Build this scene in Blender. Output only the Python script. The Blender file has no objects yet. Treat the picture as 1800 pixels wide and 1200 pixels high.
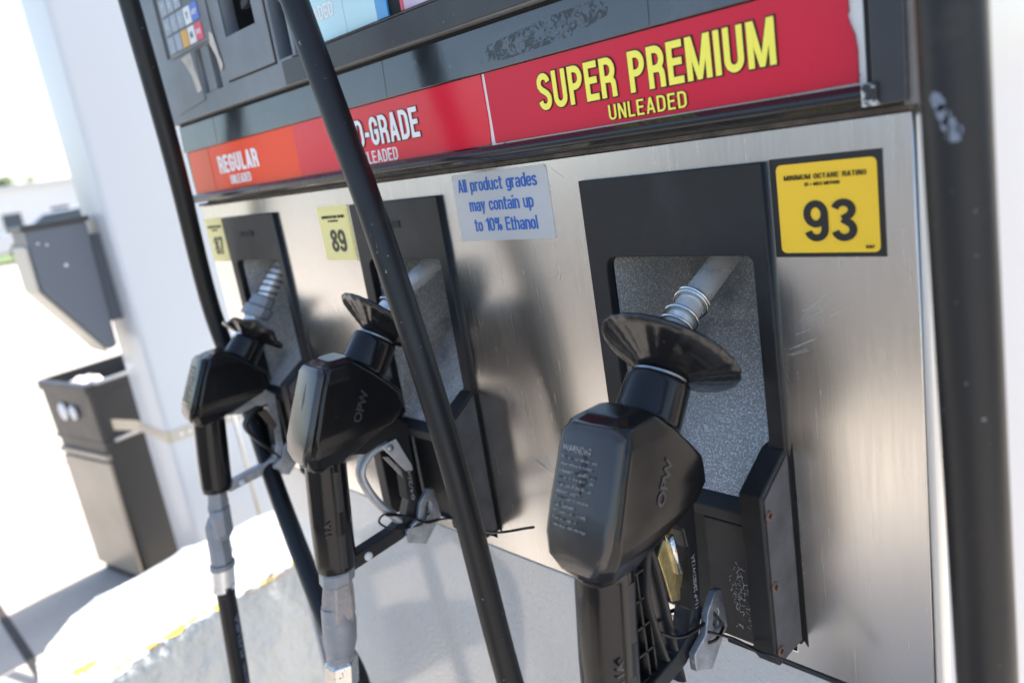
import bpy, math, random
from mathutils import Vector, Matrix, Euler
import numpy as np
random.seed(7)
C = bpy.context.scene.collection
R = math.radians
G = 1.17                       # height above the concrete of the boots' top edge

# ------------------------------------------------------------------ camera
cam_d = bpy.data.cameras.new("camera"); cam = bpy.data.objects.new("camera", cam_d); C.objects.link(cam)
CAM = Vector((0.28402, -0.49177, 0.03919 + G))
CROT = Euler((R(75.99157), R(9.14229), R(46.77636)), 'XYZ')
FPX = 1405.837
cam.location = CAM; cam.rotation_euler = CROT
cam_d.sensor_width = 36; cam_d.lens = FPX / 1800 * 36
cam_d.clip_start = .02; cam_d.clip_end = 3000
cam_d.dof.use_dof = True; cam_d.dof.focus_distance = .66; cam_d.dof.aperture_fstop = 4.6
bpy.context.scene.camera = cam
CM = CROT.to_matrix()
def P(px, py, ax, v):
    """point of the place on the plane axis ax = v (v for z is relative to the boots' top) seen at a photo pixel"""
    d = CM @ Vector(((px-900)/FPX, -(py-600)/FPX, -1))
    if ax == 2: v = v + G
    return CAM + d * ((v - CAM[ax]) / d[ax])

# ------------------------------------------------------------------ light
SUN_EL, SUN_AZ = 50, 12        # azimuth measured from +Y towards -X
sc = bpy.context.scene
w = bpy.data.worlds.new("World"); sc.world = w; w.use_nodes = True
nt = w.node_tree; nt.nodes.clear()
sky = nt.nodes.new('ShaderNodeTexSky'); sky.sky_type = 'NISHITA'; sky.sun_disc = False
sky.sun_elevation = R(SUN_EL); sky.sun_rotation = R(-SUN_AZ); sky.air_density = 1.0; sky.dust_density = 1.6; sky.ozone_density = .5
bg = nt.nodes.new('ShaderNodeBackground'); bg.inputs[1].default_value = .15
wo = nt.nodes.new('ShaderNodeOutputWorld')
nt.links.new(sky.outputs[0], bg.inputs[0]); nt.links.new(bg.outputs[0], wo.inputs[0])
sl = bpy.data.lights.new("sun", 'SUN'); sl.energy = 4.5; sl.angle = R(.5); sl.color = (1, .95, .88)
sun = bpy.data.objects.new("sun", sl); C.objects.link(sun)
sdir = Vector((-math.sin(R(SUN_AZ))*math.cos(R(SUN_EL)), math.cos(R(SUN_AZ))*math.cos(R(SUN_EL)), math.sin(R(SUN_EL))))
sun.rotation_euler = sdir.to_track_quat('Z', 'Y').to_euler(); sun.location = sdir*20
sc.view_settings.view_transform = 'Standard'; sc.view_settings.look = 'None'
sc.view_settings.gamma = 1; sc.view_settings.use_curve_mapping = False
sc.view_settings.exposure = 1.42

# ------------------------------------------------------------------ materials
def mat(name, col, rough=.5, metal=0, bump=0, bscale=200, stretch=(1,1,1), var=0, vscale=8, spec=None, coat=0, rvar=0, spk=0, spkcol=(.6,.6,.62), spkscale=900, aniso=0, emis=None, trans=0, wear=None):
    m = bpy.data.materials.new(name); m.use_nodes = True
    t = m.node_tree; b = t.nodes['Principled BSDF']; N = t.nodes.new; L = t.links.new
    b.inputs['Base Color'].default_value = (*col, 1); b.inputs['Roughness'].default_value = rough
    b.inputs['Metallic'].default_value = metal
    if spec is not None: b.inputs['Specular IOR Level'].default_value = spec
    if coat: b.inputs['Coat Weight'].default_value = coat; b.inputs['Coat Roughness'].default_value = .08
    if aniso: b.inputs['Anisotropic'].default_value = aniso
    tc = N('ShaderNodeTexCoord'); out = tc.outputs['Object']
    mp = N('ShaderNodeMapping'); mp.inputs['Scale'].default_value = stretch; L(out, mp.inputs[0])
    colsock = None
    def noise(scale, src, detail=4, rough_=.6):
        n = N('ShaderNodeTexNoise'); n.inputs['Scale'].default_value = scale; n.inputs['Detail'].default_value = detail; n.inputs['Roughness'].default_value = rough_
        L(src, n.inputs['Vector']); return n.outputs['Fac']
    def ramp(f, a, bb, c0=(0,0,0,1), c1=(1,1,1,1)):
        r = N('ShaderNodeValToRGB'); r.color_ramp.elements[0].position = a; r.color_ramp.elements[1].position = bb
        r.color_ramp.elements[0].color = c0; r.color_ramp.elements[1].color = c1; L(f, r.inputs[0]); return r.outputs[0]
    if var:
        f = noise(vscale, out)
        colsock = ramp(f, .3, .7, (*[c*(1-var) for c in col], 1), (*[min(1, c*(1+var)) for c in col], 1))
    def mixc(fac, a, c):
        x = N('ShaderNodeMix'); x.data_type = 'RGBA'; L(fac, x.inputs[0])
        if a is None: x.inputs[6].default_value = (*col, 1)
        else: L(a, x.inputs[6])
        x.inputs[7].default_value = (*c, 1); return x.outputs[2]
    if spk:
        f = noise(spkscale, out, 2, .7); colsock = mixc(ramp(f, .72-spk*.2, .80-spk*.15), colsock, spkcol)
    if wear:
        for (wc, ws, lo, hi) in wear:
            f = noise(ws, out, 6, .65); colsock = mixc(ramp(f, lo, hi), colsock, wc)
    if colsock: L(colsock, b.inputs['Base Color'])
    if rvar:
        f = noise(14, mp.outputs[0], 5); r = N('ShaderNodeMapRange'); L(f, r.inputs[0]); r.inputs[1].default_value = .3; r.inputs[2].default_value = .7
        r.inputs[3].default_value = max(.02, rough-rvar); r.inputs[4].default_value = rough+rvar; L(r.outputs[0], b.inputs['Roughness'])
    if bump:
        f = noise(bscale, mp.outputs[0], 3); bp = N('ShaderNodeBump'); bp.inputs['Strength'].default_value = 1; bp.inputs['Distance'].default_value = bump
        L(f, bp.inputs['Height']); L(bp.outputs[0], b.inputs['Normal'])
    if emis: b.inputs['Emission Color'].default_value = (*emis[0], 1); b.inputs['Emission Strength'].default_value = emis[1]
    return m
M = {}
M['steel'] = mat('brushed_steel', (.70,.685,.665), .25, 1, bump=.00002, bscale=40, stretch=(30,30,1), var=.03, vscale=5, rvar=.03)
M['edge_steel'] = mat('steel_edge', (.80,.77,.72), .45, .6)
M['greypaint'] = mat('grey_gloss_paint', (.52,.535,.535), .18, 0, bump=.0022, bscale=170, coat=1, spk=.25, spkcol=(.75,.74,.7), spkscale=420, wear=[((.6,.6,.58), 25, .74, .76)])
M['boot'] = mat('black_moulded_plastic', (.013,.0135,.015), .5, 0, spec=.35, bump=.00012, bscale=900, var=.35, vscale=14, rvar=.08, wear=[((.045,.045,.048), 9, .5, .95)])
M['bootside'] = mat('weathered_plastic', (.075,.073,.078), .6, 0, bump=.00015, bscale=900, var=.3, vscale=40)
M['recess'] = mat('speckled_cast_lining', (.40,.39,.37), .5, .1, bump=.0004, bscale=700, var=.22, vscale=500, spk=1.1, spkcol=(.85,.84,.82), spkscale=620, wear=[((.17,.17,.17), 9, .52, .72)])
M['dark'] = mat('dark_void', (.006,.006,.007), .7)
M['band'] = mat('glossy_black_band', (.020,.023,.028), .16, 0, spec=1.0, bump=.0001, bscale=60, rvar=.08, wear=[((.09,.095,.10), 60, .66, .7), ((.04,.04,.045), 18, .5, .7)])
M['bezel'] = mat('dark_grey_bezel', (.040,.042,.047), .42, 0, spec=.4, bump=.0001, bscale=700, var=.2, vscale=18, spk=.1, spkcol=(.3,.28,.25), spkscale=300)
M['head'] = mat('blue_grey_head', (.17,.185,.20), .45, 0, bump=.0001, bscale=600, var=.15, vscale=14, wear=[((.2,.19,.18), 40, .68, .75)])
M['rail'] = mat('black_rail', (.012,.013,.016), .25, 0, rvar=.1, wear=[((.12,.12,.11), 55, .68, .74)])
M['rust'] = mat('rusty_gap', (.075,.060,.050), .8, 0, var=.5, vscale=90)
M['red'] = mat('red_vinyl', (.58,.009,.036), .35, 0, bump=.00012, bscale=160, spec=.35)
M['midred'] = mat('brighter_red_vinyl', (.70,.014,.040), .22, 0, bump=.0002, bscale=60, spec=.4)
M['orange'] = mat('orange_red_vinyl', (.88,.060,.012), .35, 0, bump=.0002, bscale=90, spec=.3)
M['orange2'] = mat('faded_orange_vinyl', (.84,.11,.045), .35, 0, bump=.0002, bscale=90, spec=.3)
M['white'] = mat('worn_white_vinyl', (.78,.77,.75), .5, 0, wear=[((.15,.1,.08), 120, .66, .7)])
M['whitetext'] = mat('white_lettering', (.85,.85,.84), .4)
M['yellowtext'] = mat('yellow_lettering', (.93,.83,.10), .4)
M['blacktext'] = mat('black_lettering', (.012,.012,.012), .4)
M['octane'] = mat('yellow_octane_vinyl', (.90,.57,.03), .35, 0)
M['octane_pale'] = mat('pale_yellow_vinyl', (.84,.74,.30), .35, 0)  # paler yellow used on the two left labels
M['ethanol'] = mat('silver_grey_sticker', (.50,.51,.53), .35, .25)
M['bluetext'] = mat('blue_lettering', (.02,.12,.46), .4)
M['rubber'] = mat('nozzle_black_cover', (.008,.008,.009), .20, 0, spec=.36, bump=.0001, bscale=35, rvar=.07, wear=[((.030,.028,.026), 30, .6, .9)])
M['grip'] = mat('matte_grip_rubber', (.016,.016,.018), .38, 0, spec=.3, bump=.0001, bscale=700, rvar=.08)
M['pad'] = mat('cover_reflection_tone', (.028,.026,.025), .26, 0, bump=.0002, bscale=50, coat=.2, wear=[((.06,.05,.042), 26, .5, .8)])  # paler brownish tone painted in for warm ground reflected by the cover
M['disc'] = mat('shiny_black_rubber', (.010,.010,.011), .24, 0, bump=.00025, bscale=200, coat=.15, wear=[((.075,.068,.06), 60, .58, .78)])
M['hose'] = mat('black_hose', (.010,.0105,.012), .42, 0, spec=.38, bump=.00015, bscale=500, rvar=.06, spk=.02, spkcol=(.35,.35,.36), spkscale=150, wear=[((.04,.03,.028), 20, .6, .8)])
M['alu'] = mat('spout_aluminium', (.86,.85,.83), .32, .6, bump=.00015, bscale=300, rvar=.1, wear=[((.25,.24,.24), 90, .58, .75)])
M['wire'] = mat('spring_wire', (.62,.66,.66), .22, 1)
M['rustwire'] = mat('rusty_spring_wire', (.10,.07,.055), .6, .3)
M['galv'] = mat('cast_zinc', (.36,.38,.41), .48, .75, bump=.0004, bscale=200, var=.3, vscale=60, spk=.4, spkcol=(.7,.71,.73), spkscale=300)
M['brightcast'] = mat('pale_alloy_casting', (.50,.50,.51), .42, .35, bump=.0002, bscale=200, var=.12, vscale=60)
M['greycast'] = mat('grey_cast_swivel', (.28,.29,.31), .45, .25, bump=.0003, bscale=220, var=.15, vscale=40, spk=.1, spkcol=(.7,.7,.7), spkscale=200)
M['warmcast'] = mat('tan_stained_casting', (.36,.33,.32), .45, .4, bump=.0003, bscale=220, var=.2, vscale=60, spk=.3, spkcol=(.7,.7,.68), spkscale=300)
M['nut'] = mat('plated_nut', (.6,.6,.58), .25, 1, bump=.0004, bscale=260, rvar=.1, wear=[((.12,.11,.10), 300, .6, .64)])
M['brass'] = mat('yellow_zinc_latch', (.62,.52,.26), .3, .9, bump=.0004, bscale=250, var=.25, vscale=90)
M['guard'] = mat('black_guard_plastic', (.018,.018,.020), .33, 0, spec=.35, bump=.0001, bscale=500)
M['tie'] = mat('black_nylon', (.01,.01,.011), .35)
M['strip'] = mat('matte_side_strip', (.035,.032,.031), .6, 0, bump=.0001, bscale=500)
M['faint'] = mat('worn_print', (.30,.29,.29), .5, 0, wear=[((.035,.033,.032), 260, .52, .58)])
M['emboss'] = mat('embossed_letters', (.035,.035,.038), .3)
M['screw'] = mat('rusty_screw', (.16,.09,.07), .6, .4, var=.3, vscale=300)
M['colpaint'] = mat('white_column_paint', (.62,.63,.64), .35, 0, bump=.0004, bscale=12, coat=.1)
M['sidepaint'] = mat('white_cabinet_paint', (.45,.46,.48), .3, 0)
M['block'] = mat('thick_white_curb_paint', (.55,.58,.58), .4, 0, bump=.022, bscale=16, coat=.2, wear=[((.55,.40,.06), 9, .655, .68), ((.30,.25,.18), 30, .74, .76)])
M['yellowpaint'] = mat('yellow_curb_paint', (.72,.55,.06), .5, 0, var=.4, vscale=30)
M['crack'] = mat('cracked_gap', (.12,.09,.06), .9, 0)
M['can'] = mat('grey_black_bin_plastic', (.045,.043,.042), .42, 0, bump=.0003, bscale=200, rvar=.05)
M['binlit'] = mat('lit_bin_front', (.36,.31,.25), .28, .1, var=.1, vscale=6)  # bin's front face painted lighter brown for the light it reflects
M['towel'] = mat('dark_grey_box_plastic', (.13,.145,.17), .4, 0)
M['towellit'] = mat('lit_box_front', (.55,.50,.42), .4, 0)  # beige painted on the box front and underside for reflected light
M['strap'] = mat('perforated_strap', (.52,.48,.40), .4, .5)
M['concrete'] = mat('concrete', (.46,.41,.35), .8, 0, bump=.003, bscale=40, var=.12, vscale=3, wear=[((.26,.24,.22), 7, .7, .78)])
M['joint'] = mat('tar_joint', (.035,.025,.02), .7, 0, var=.5, vscale=60)
M['glass'] = mat('display_cover', (.45,.66,.70), .12, 0, coat=.6)
M['cyan'] = mat('pale_cyan_button', (.50,.74,.78), .15, 0, coat=.4)
M['blue'] = mat('blue_button_edge', (.05,.30,.62), .2, 0, coat=.4)
M['pink'] = mat('pink_button', (.72,.55,.68), .2, 0, coat=.4)
M['keyg'] = mat('grey_key', (.33,.38,.44), .4); M['keyw'] = mat('white_key', (.75,.76,.77), .4)
M['keyo'] = mat('orange_key', (.70,.38,.06), .4); M['keyb'] = mat('blue_key', (.12,.20,.58), .4); M['keyr'] = mat('red_key', (.70,.10,.15), .4)
M['tornlabel'] = mat('torn_beige_label', (.55,.50,.43), .7, 0, var=.2, vscale=60)
M['bark'] = mat('bark', (.12,.09,.07), .9, 0, var=.3, vscale=6)
M['leaf'] = mat('leaves', (.09,.13,.03), .6, 0, var=.5, vscale=1.2)
M['bwall'] = mat('white_store_wall', (.75,.74,.72), .8); M['bglass'] = mat('window_glass', (.06,.08,.10), .1)
M['grass'] = mat('grass_green', (.12,.17,.05), .9, 0, var=.4, vscale=.5)
M['asphalt'] = mat('asphalt', (.07,.07,.07), .9, 0, var=.2, vscale=1)
M['carred'] = mat('red_car_paint', (.45,.03,.03), .2, 0, coat=1); M['carwhite'] = mat('silver_car_paint', (.6,.6,.62), .25, .3, coat=1)
M['cardark'] = mat('dark_car_paint', (.10,.10,.105), .2, 0, coat=1)
M['tyre'] = mat('tyre_rubber', (.02,.02,.02), .7); M['bag'] = mat('white_litter', (.85,.80,.80), .6)
M['wornwhite'] = mat('flaked_white', (.55,.55,.54), .5, 0, wear=[((.02,.02,.022), 110, .44, .50)])
M['scratch'] = mat('bright_scratch', (.7,.69,.66), .45, .6)
M['dot'] = mat('white_rivet', (.75,.75,.74), .4)

# ------------------------------------------------------------------ helpers
def tag(o, label=None, cat=None, group=None, kind=None):
    for k, v in (('label', label), ('category', cat), ('group', group), ('kind', kind)):
        if v: o[k] = v
    return o
def empty(name, loc, rz=0):
    o = bpy.data.objects.new(name, None); o.empty_display_size = .05; C.objects.link(o); o.location = loc; o.rotation_euler = (0, 0, rz); return o
def link(name, me, m, parent=None, smooth=False, bevel=0, seg=2, ang=None):
    o = bpy.data.objects.new(name, me); C.objects.link(o)
    if m:
        me.materials.clear(); me.materials.append(M[m] if isinstance(m, str) else m)
    if smooth: 
        for p in me.polygons: p.use_smooth = True
    if ang is not None:
        me.set_sharp_from_angle(angle=R(ang))
    if bevel:
        b = o.modifiers.new('bevel', 'BEVEL'); b.width = bevel; b.segments = seg; b.limit_method = 'ANGLE'; b.angle_limit = R(35)
    if parent: o.parent = parent
    return o
class MB:
    def __init__(s, off=(0,0,0)): s.v = []; s.f = []; s.off = Vector(off)
    def add(s, vs, fs):
        k = len(s.v); s.v += [tuple(Vector(v) - s.off) for v in vs]; s.f += [tuple(i+k for i in f) for f in fs]; return s
    def box(s, x0, x1, y0, y1, z0, z1):
        vs = [(x, y, z) for x in (x0, x1) for y in (y0, y1) for z in (z0, z1)]
        return s.add(vs, [(0,1,3,2),(4,6,7,5),(0,4,5,1),(2,3,7,6),(0,2,6,4),(1,5,7,3)])
    def prism(s, poly, axis, a, b):
        """poly of (u,v): axis 0 -> (y,z), 1 -> (x,z), 2 -> (x,y)"""
        def mk(p, t): return (t, p[0], p[1]) if axis == 0 else (p[0], t, p[1]) if axis == 1 else (p[0], p[1], t)
        n = len(poly); vs = [mk(p, a) for p in poly] + [mk(p, b) for p in poly]
        fs = [tuple(range(n))[::-1], tuple(range(n, 2*n))] + [(i, (i+1) % n, n+(i+1) % n, n+i) for i in range(n)]
        return s.add(vs, fs)
    def loft(s, rings, cap=True, closed=False):
        n = len(rings[0]); vs = [v for r in rings for v in r]; fs = []
        for k in range(len(rings) - (0 if closed else 1)):
            k2 = (k+1) % len(rings)
            fs += [(k*n+i, k*n+(i+1) % n, k2*n+(i+1) % n, k2*n+i) for i in range(n)]
        if cap and not closed: fs += [tuple(range(n))[::-1], tuple((len(rings)-1)*n+i for i in range(n))]
        return s.add(vs, fs)
    def tube(s, path, r, n=16, cap=True, closed=False, flat=None, phase=0):
        path = [Vector(p) for p in path]; rings = []; N_ = len(path)
        rs = r if isinstance(r, (list, tuple)) else [r]*N_
        up = None
        for i, p in enumerate(path):
            if closed: t = (path[(i+1) % N_] - path[i-1]).normalized()
            else: t = (path[min(i+1, N_-1)] - path[max(i-1, 0)]).normalized()
            if up is None:
                up = Vector((1, 0, 0)) if abs(t.x) < .9 else Vector((0, 0, 1))
            up = (up - t*up.dot(t)).normalized(); sd = t.cross(up)
            fl = flat or (1, 1)
            rings.append([p + up*math.cos(2*math.pi*k/n+phase)*rs[i]*fl[0] + sd*math.sin(2*math.pi*k/n+phase)*rs[i]*fl[1] for k in range(n)])
        return s.loft(rings, cap, closed)
    def lathe(s, prof, c, ax, n=40, rip=None, cap=True):
        c = Vector(c); a = Vector(ax).normalized(); u = a.orthogonal().normalized()
        if abs(a.x) < .9: u = Vector((1, 0, 0)); u = (u - a*u.dot(a)).normalized()
        v = a.cross(u); rings = []
        for (r, h) in prof:
            rg = []
            for k in range(n):
                th = 2*math.pi*k/n; rr, hh = (r, h) if rip is None else rip(r, h, th)
                rg.append(c + a*hh + (u*math.cos(th) + v*math.sin(th))*rr)
            rings.append(rg)
        return s.loft(rings, cap)
    def mesh(s, name='m'):
        me = bpy.data.meshes.new(name); me.from_pydata(s.v, [], s.f); me.validate(); 
        import bmesh
        bm = bmesh.new(); bm.from_mesh(me); bmesh.ops.recalc_face_normals(bm, faces=bm.faces); bm.to_mesh(me); bm.free()
        return me
    def build(s, name, m, parent=None, smooth=False, bevel=0, seg=2, ang=None):
        return link(name, s.mesh(name), m, parent, smooth, bevel, seg, ang)
def catmull(pts, n=10):
    pts = [Vector(p) for p in pts]; pts = [pts[0]*2-pts[1]] + pts + [pts[-1]*2-pts[-2]]; out = []
    for i in range(1, len(pts)-2):
        a, b, c, d = pts[i-1:i+3]
        for k in range(n):
            t = k/n; out.append(.5*((2*b)+(c-a)*t+(2*a-5*b+4*c-d)*t*t+(3*b-a-3*c+d)*t*t*t))
    return out + [pts[-2]]
def rrect(x0, x1, z0, z1, r, n=5):
    """rounded rectangle; r one radius or four (bl, br, tr, tl)"""
    rs = r if isinstance(r, (tuple, list)) else (r,)*4; out = []
    for (cx, cz, a0, q) in ((x0, z0, 180, 0), (x1, z0, 270, 1), (x1, z1, 0, 2), (x0, z1, 90, 3)):
        rr = rs[q]; sx = 1 if q in (0, 3) else -1; sz = 1 if q in (0, 1) else -1
        if rr == 0: out.append((cx, cz)); continue
        for k in range(n+1):
            a = R(a0 + 90*k/n); out.append((cx+sx*rr+rr*math.cos(a), cz+sz*rr+rr*math.sin(a)))
    return out
TOW = Matrix.Rotation(R(90), 4, 'X')      # curve plane XY -> world XZ facing -Y
def curve_mesh(cu):
    o = bpy.data.objects.new('tmp', cu); C.objects.link(o)
    dg = bpy.context.evaluated_depsgraph_get(); dg.update()
    me = bpy.data.meshes.new_from_object(o.evaluated_get(dg)); bpy.data.objects.remove(o); bpy.data.curves.remove(cu)
    return me
def plate(name, outer, holes, yf, yb, m, parent, bevel=0, y0z=G):
    """flat plate in the panel's plane with holes; (x, z) outlines, front at yf, back at yb"""
    cu = bpy.data.curves.new('c', 'CURVE'); cu.dimensions = '2D'; cu.fill_mode = 'BOTH'
    for poly in [outer] + list(holes):
        sp = cu.splines.new('POLY'); sp.points.add(len(poly)-1); sp.use_cyclic_u = True
        for i, (x, z) in enumerate(poly): sp.points[i].co = (x, z, 0, 1)
    th = yb - yf; cu.extrude = max(1e-5, th/2 - bevel)
    if bevel: cu.bevel_depth = bevel; cu.bevel_resolution = 1; cu.offset = -bevel
    me = curve_mesh(cu); me.transform(TOW); me.transform(Matrix.Translation((0, (yf+yb)/2, y0z)))
    return link(name, me, m, parent)
def text_mesh(s, weight=0, space=1, lines=1, align='LEFT', shear=0, ext=.01):
    cu = bpy.data.curves.new('t', 'FONT'); cu.body = s; cu.size = 1; cu.offset = weight; cu.space_character = space; cu.space_line = lines
    cu.align_x = align; cu.extrude = ext; cu.resolution_u = 4; cu.fill_mode = 'FRONT' if ext == 0 else 'BOTH'; cu.shear = shear
    return curve_mesh(cu)
def bbox(me):
    n = len(me.vertices); a = np.empty(n*3); me.vertices.foreach_get('co', a); a = a.reshape(-1, 3); return a.min(0), a.max(0)
def put_text(name, s, x0, x1, z0, z1, y, m, parent, weight=0, outline=None, space=1, ref=None, th=.0006):
    """lettering fitted to a box on the panel plane, optionally with an outline behind"""
    me = text_mesh(s, weight, space); lo, hi = bbox(me)
    sx = (x1-x0)/(hi[0]-lo[0]); sz = (z1-z0)/(hi[1]-lo[1])
    def fit(me_, yy, t):
        me_.transform(Matrix.Translation((-lo[0], -lo[1], 0))); me_.transform(Matrix.Diagonal((sx, sz, t/.02, 1)))
        me_.transform(TOW); me_.transform(Matrix.Translation((x0, yy, z0+G)))
    if outline:
        mo = text_mesh(s, weight+outline[1], space); fit(mo, y, th); link('lettering_outline', mo, outline[0], parent)
        fit(me, y-th*.8, th)
    else: fit(me, y, th)
    return link(name, me, m, parent)
def frame_text(name, s, origin, ux, uz, width, height, m, parent, weight=0, th=.0004, off=(0,0,0), rows=1, align='LEFT'):
    me = text_mesh(s, weight, 1, rows, align); lo, hi = bbox(me)
    me.transform(Matrix.Translation((-lo[0], -lo[1], 0)))
    me.transform(Matrix.Diagonal((width/(hi[0]-lo[0]), height/(hi[1]-lo[1]), th/.02, 1)))
    ux = Vector(ux).normalized(); uz = Vector(uz).normalized(); n = ux.cross(uz)
    Mx = Matrix((ux, uz, n)).transposed().to_4x4(); Mx.translation = Vector(origin) - Vector(off); me.transform(Mx)
    return link(name, me, m, parent)

# ---- a condensed gothic drawn as strokes, for the painted and printed signs
def glyph(ch, t):
    h = t/2
    def arc(cx, cz, rx, rz, a0, a1, n=9): return [(cx+rx*math.cos(R(a0+(a1-a0)*k/n)), cz+rz*math.sin(R(a0+(a1-a0)*k/n))) for k in range(n+1)]
    def ell(cx, cz, rx, rz): return ('c', arc(cx, cz, rx, rz, 0, 360, 22)[:-1])
    S = lambda *p: ('s', list(p))
    w = .56; X = .73
    def ess(w, H):
        q = H*.5; r = w/2-h
        return ('s', arc(w/2, H*.735, r, H*.265-h, 5, 180, 10) + [(h+.01, H*.66), (w*.30, H*.57), (w*.70, H*.44), (w-h-.01, H*.35)] + arc(w/2, H*.27, r, H*.27-h, 0, -175, 10))
    def rnd_(w, H, z0=0, r=None, a=None):   # rounded upright O path
        r = min(w/2-h, .26*H) if r is None else r; x0, x1, y0, y1 = h, w-h, z0+h, z0+H-h
        return arc(x1-r, y1-r, r, r, 0, 90, 5) + arc(x0+r, y1-r, r, r, 90, 180, 5) + arc(x0+r, y0+r, r, r, 180, 270, 5) + arc(x1-r, y0+r, r, r, 270, 360, 5)
    if ch == ' ': return .28, []
    if ch == 'I': return t, [S((h,0),(h,1))]
    if ch == 'L': w = .47; return w, [S((h,1),(h,h),(w,h))]
    if ch == 'E': w = .5; return w, [S((w,1-h),(h,1-h),(h,h),(w,h)), S((h,.52),(w*.93,.52))]
    if ch == 'F': w = .48; return w, [S((w,1-h),(h,1-h),(h,0)), S((h,.50),(w*.9,.50))]
    if ch == 'T': w = .52; return w, [S((0,1-h),(w,1-h)), S((w/2,0),(w/2,1-h))]
    if ch == 'U': r = w/2-h; return w, [('s', [(h,1)]+arc(w/2, h+r, r, r, 180, 360, 10)+[(w-h,1)])]
    if ch == 'S': return w, [ess(w, 1)]
    if ch in 'PR':
        r = .26-h*.5; p = [('s', [(h,0),(h,1-h),(w-h-r,1-h)]+arc(w-h-r, 1-h-(1-h-.46)/2, r, (1-h-.46)/2, 90, -90, 8)+[(t*.99,.46)])]
        if ch == 'R': p.append(('s', [(t*1.1,.46),(w*.72,.45),(w-h-.015,.36),(w-h,.25),(w-h,0)]))
        return w, p
    if ch == 'M': w = .76; return w, [S((h,0),(h,1)), S((w-h,0),(w-h,1)), ('p', [(0,1),(t*1.15,1),(w/2+t*.42,0),(w/2-t*.42,0)]), ('p', [(w,1),(w-t*1.15,1),(w/2-t*.42,0),(w/2+t*.42,0)])]
    if ch == 'N': w = .58; return w, [S((h,0),(h,1)), S((w-h,0),(w-h,1)), ('p', [(0,1),(t*1.1,1),(w,0),(w-t*1.1,0)])]
    if ch == 'D': r = .22; return w, [('s', [(h,0),(h,1-h),(w-h-r,1-h)]+arc(w-h-r,1-h-r,r,r,90,0,6)+arc(w-h-r,h+r,r,r,0,-90,6)+[(t*.99,h)])]
    if ch == 'O': return w, [('c', rnd_(w, 1))]
    if ch in 'CG':
        p = rnd_(w, 1); r = min(w/2-h, .26)
        q = [(w-h,.66)] + p[:18] + arc(w-h-r, h+r, r, r, 270, 360, 5)
        return w, [('s', q + ([(w-h,.47),(w*.5,.47)] if ch == 'G' else [(w-h,.34)]))]
    if ch == 'A': w = .6; return w, [('p', [(0,0),(t,0),(w/2+t*.45,1),(w/2-t*.55,1)]), ('p', [(w,0),(w-t,0),(w/2-t*.45,1),(w/2+t*.55,1)]), S((w*.24,.28),(w*.76,.28))]
    if ch == 'H': return w, [S((h,0),(h,1)), S((w-h,0),(w-h,1)), S((t,.52),(w-t,.52))]
    if ch == 'W': w = .82; return w, [('p', [(0,1),(t,1),(w*.25+t*.5,0),(w*.25-t*.5,0)]), ('p', [(w*.5-t*.5,1),(w*.5+t*.5,1),(w*.25+t*.5,0),(w*.25-t*.5,0)]), ('p', [(w*.5-t*.5,1),(w*.5+t*.5,1),(w*.75+t*.5,0),(w*.75-t*.5,0)]), ('p', [(w-t,1),(w,1),(w*.75+t*.5,0),(w*.75-t*.5,0)])]
    if ch == '(': w = .26; return w, [('s', arc(w, .45, w-h, .62, 100, 260, 8))]
    if ch == ')': w = .26; return w, [('s', arc(0, .45, w-h, .62, 80, -80, 8))]
    if ch == '/': w = .36; return w, [('p', [(0,0),(t,0),(w,1),(w-t,1)])]
    if ch == '+': w = .46; return w, [S((w/2,.18),(w/2,.72)), S((0,.45),(w,.45))]
    if ch == '2': return w, [('s', arc(w/2, .72, w/2-h, .28-h, 170, -30, 9)+[(h+.02,h),(w,h)])]
    if ch == '5': return w, [('s', [(w*.95,1-h),(h+.02,1-h),(h,.55)]+arc(w/2, .32, w/2-h, .32-h, 120, -165, 10))]
    if ch == 'X': w = .58; return w, [('p', [(0,0),(t,0),(w,1),(w-t,1)]), ('p', [(w,0),(w-t,0),(0,1),(t,1)])]
    if ch == '-': return .30, [S((0,.42),(.30,.42))]
    if ch == '0': return w, [('c', rnd_(w, 1))]
    if ch == '1': w = .34; return w, [S((w-h,0),(w-h,1)), S((0,.78),(w-h,.86))]
    if ch == '3': w = .58; return w, [('s', arc(w/2, .74, w/2-h-.01, .26-h, 165, -60, 10)+[(w*.45,.525)]), ('s', [(w*.45,.525)]+arc(w/2, .27, w/2-h, .27-h*.9, 62, -168, 12))]
    if ch == '7': return w, [S((0,1-h),(w,1-h)), ('p', [(w-t*1.1,1-t*.6),(w,1-t*.6),(w*.42,0),(w*.42-t,0)])]
    if ch == '8': w = .58; return w, [ell(w/2, .755, w/2-h-.02, .245-h*.95), ell(w/2, .27, w/2-h, .27-h)]
    if ch == '9': w = .58; return w, [ell(w/2, .67, w/2-h, .33-h), ('s', [(w-h,.70),(w-h,.40)]+arc(w/2, .30, w/2-h, .30-h, 0, -165, 10))]
    if ch == '%': w = .8; q = .15; return w, [ell(q+h*.5, .76, q-h*.4, .24-h), ell(w-q-h*.5, .24, q-h*.4, .24-h), ('p', [(w*.28,0),(w*.28+t*.7,0),(w*.72,1),(w*.72-t*.7,1)])]
    if ch == 'l': return t, [S((h,0),(h,1))]
    if ch == 'i': return t, [S((h,0),(h,X)), S((h,.85),(h,1))]
    w = .50; r = w/2-h
    if ch == 'o': return w, [('c', rnd_(w, X))]
    if ch == 'p': return w, [('c', rnd_(w, X)), S((h,-.24),(h,X))]
    if ch == 'd': return w, [('c', rnd_(w, X)), S((w-h,0),(w-h,1))]
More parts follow.
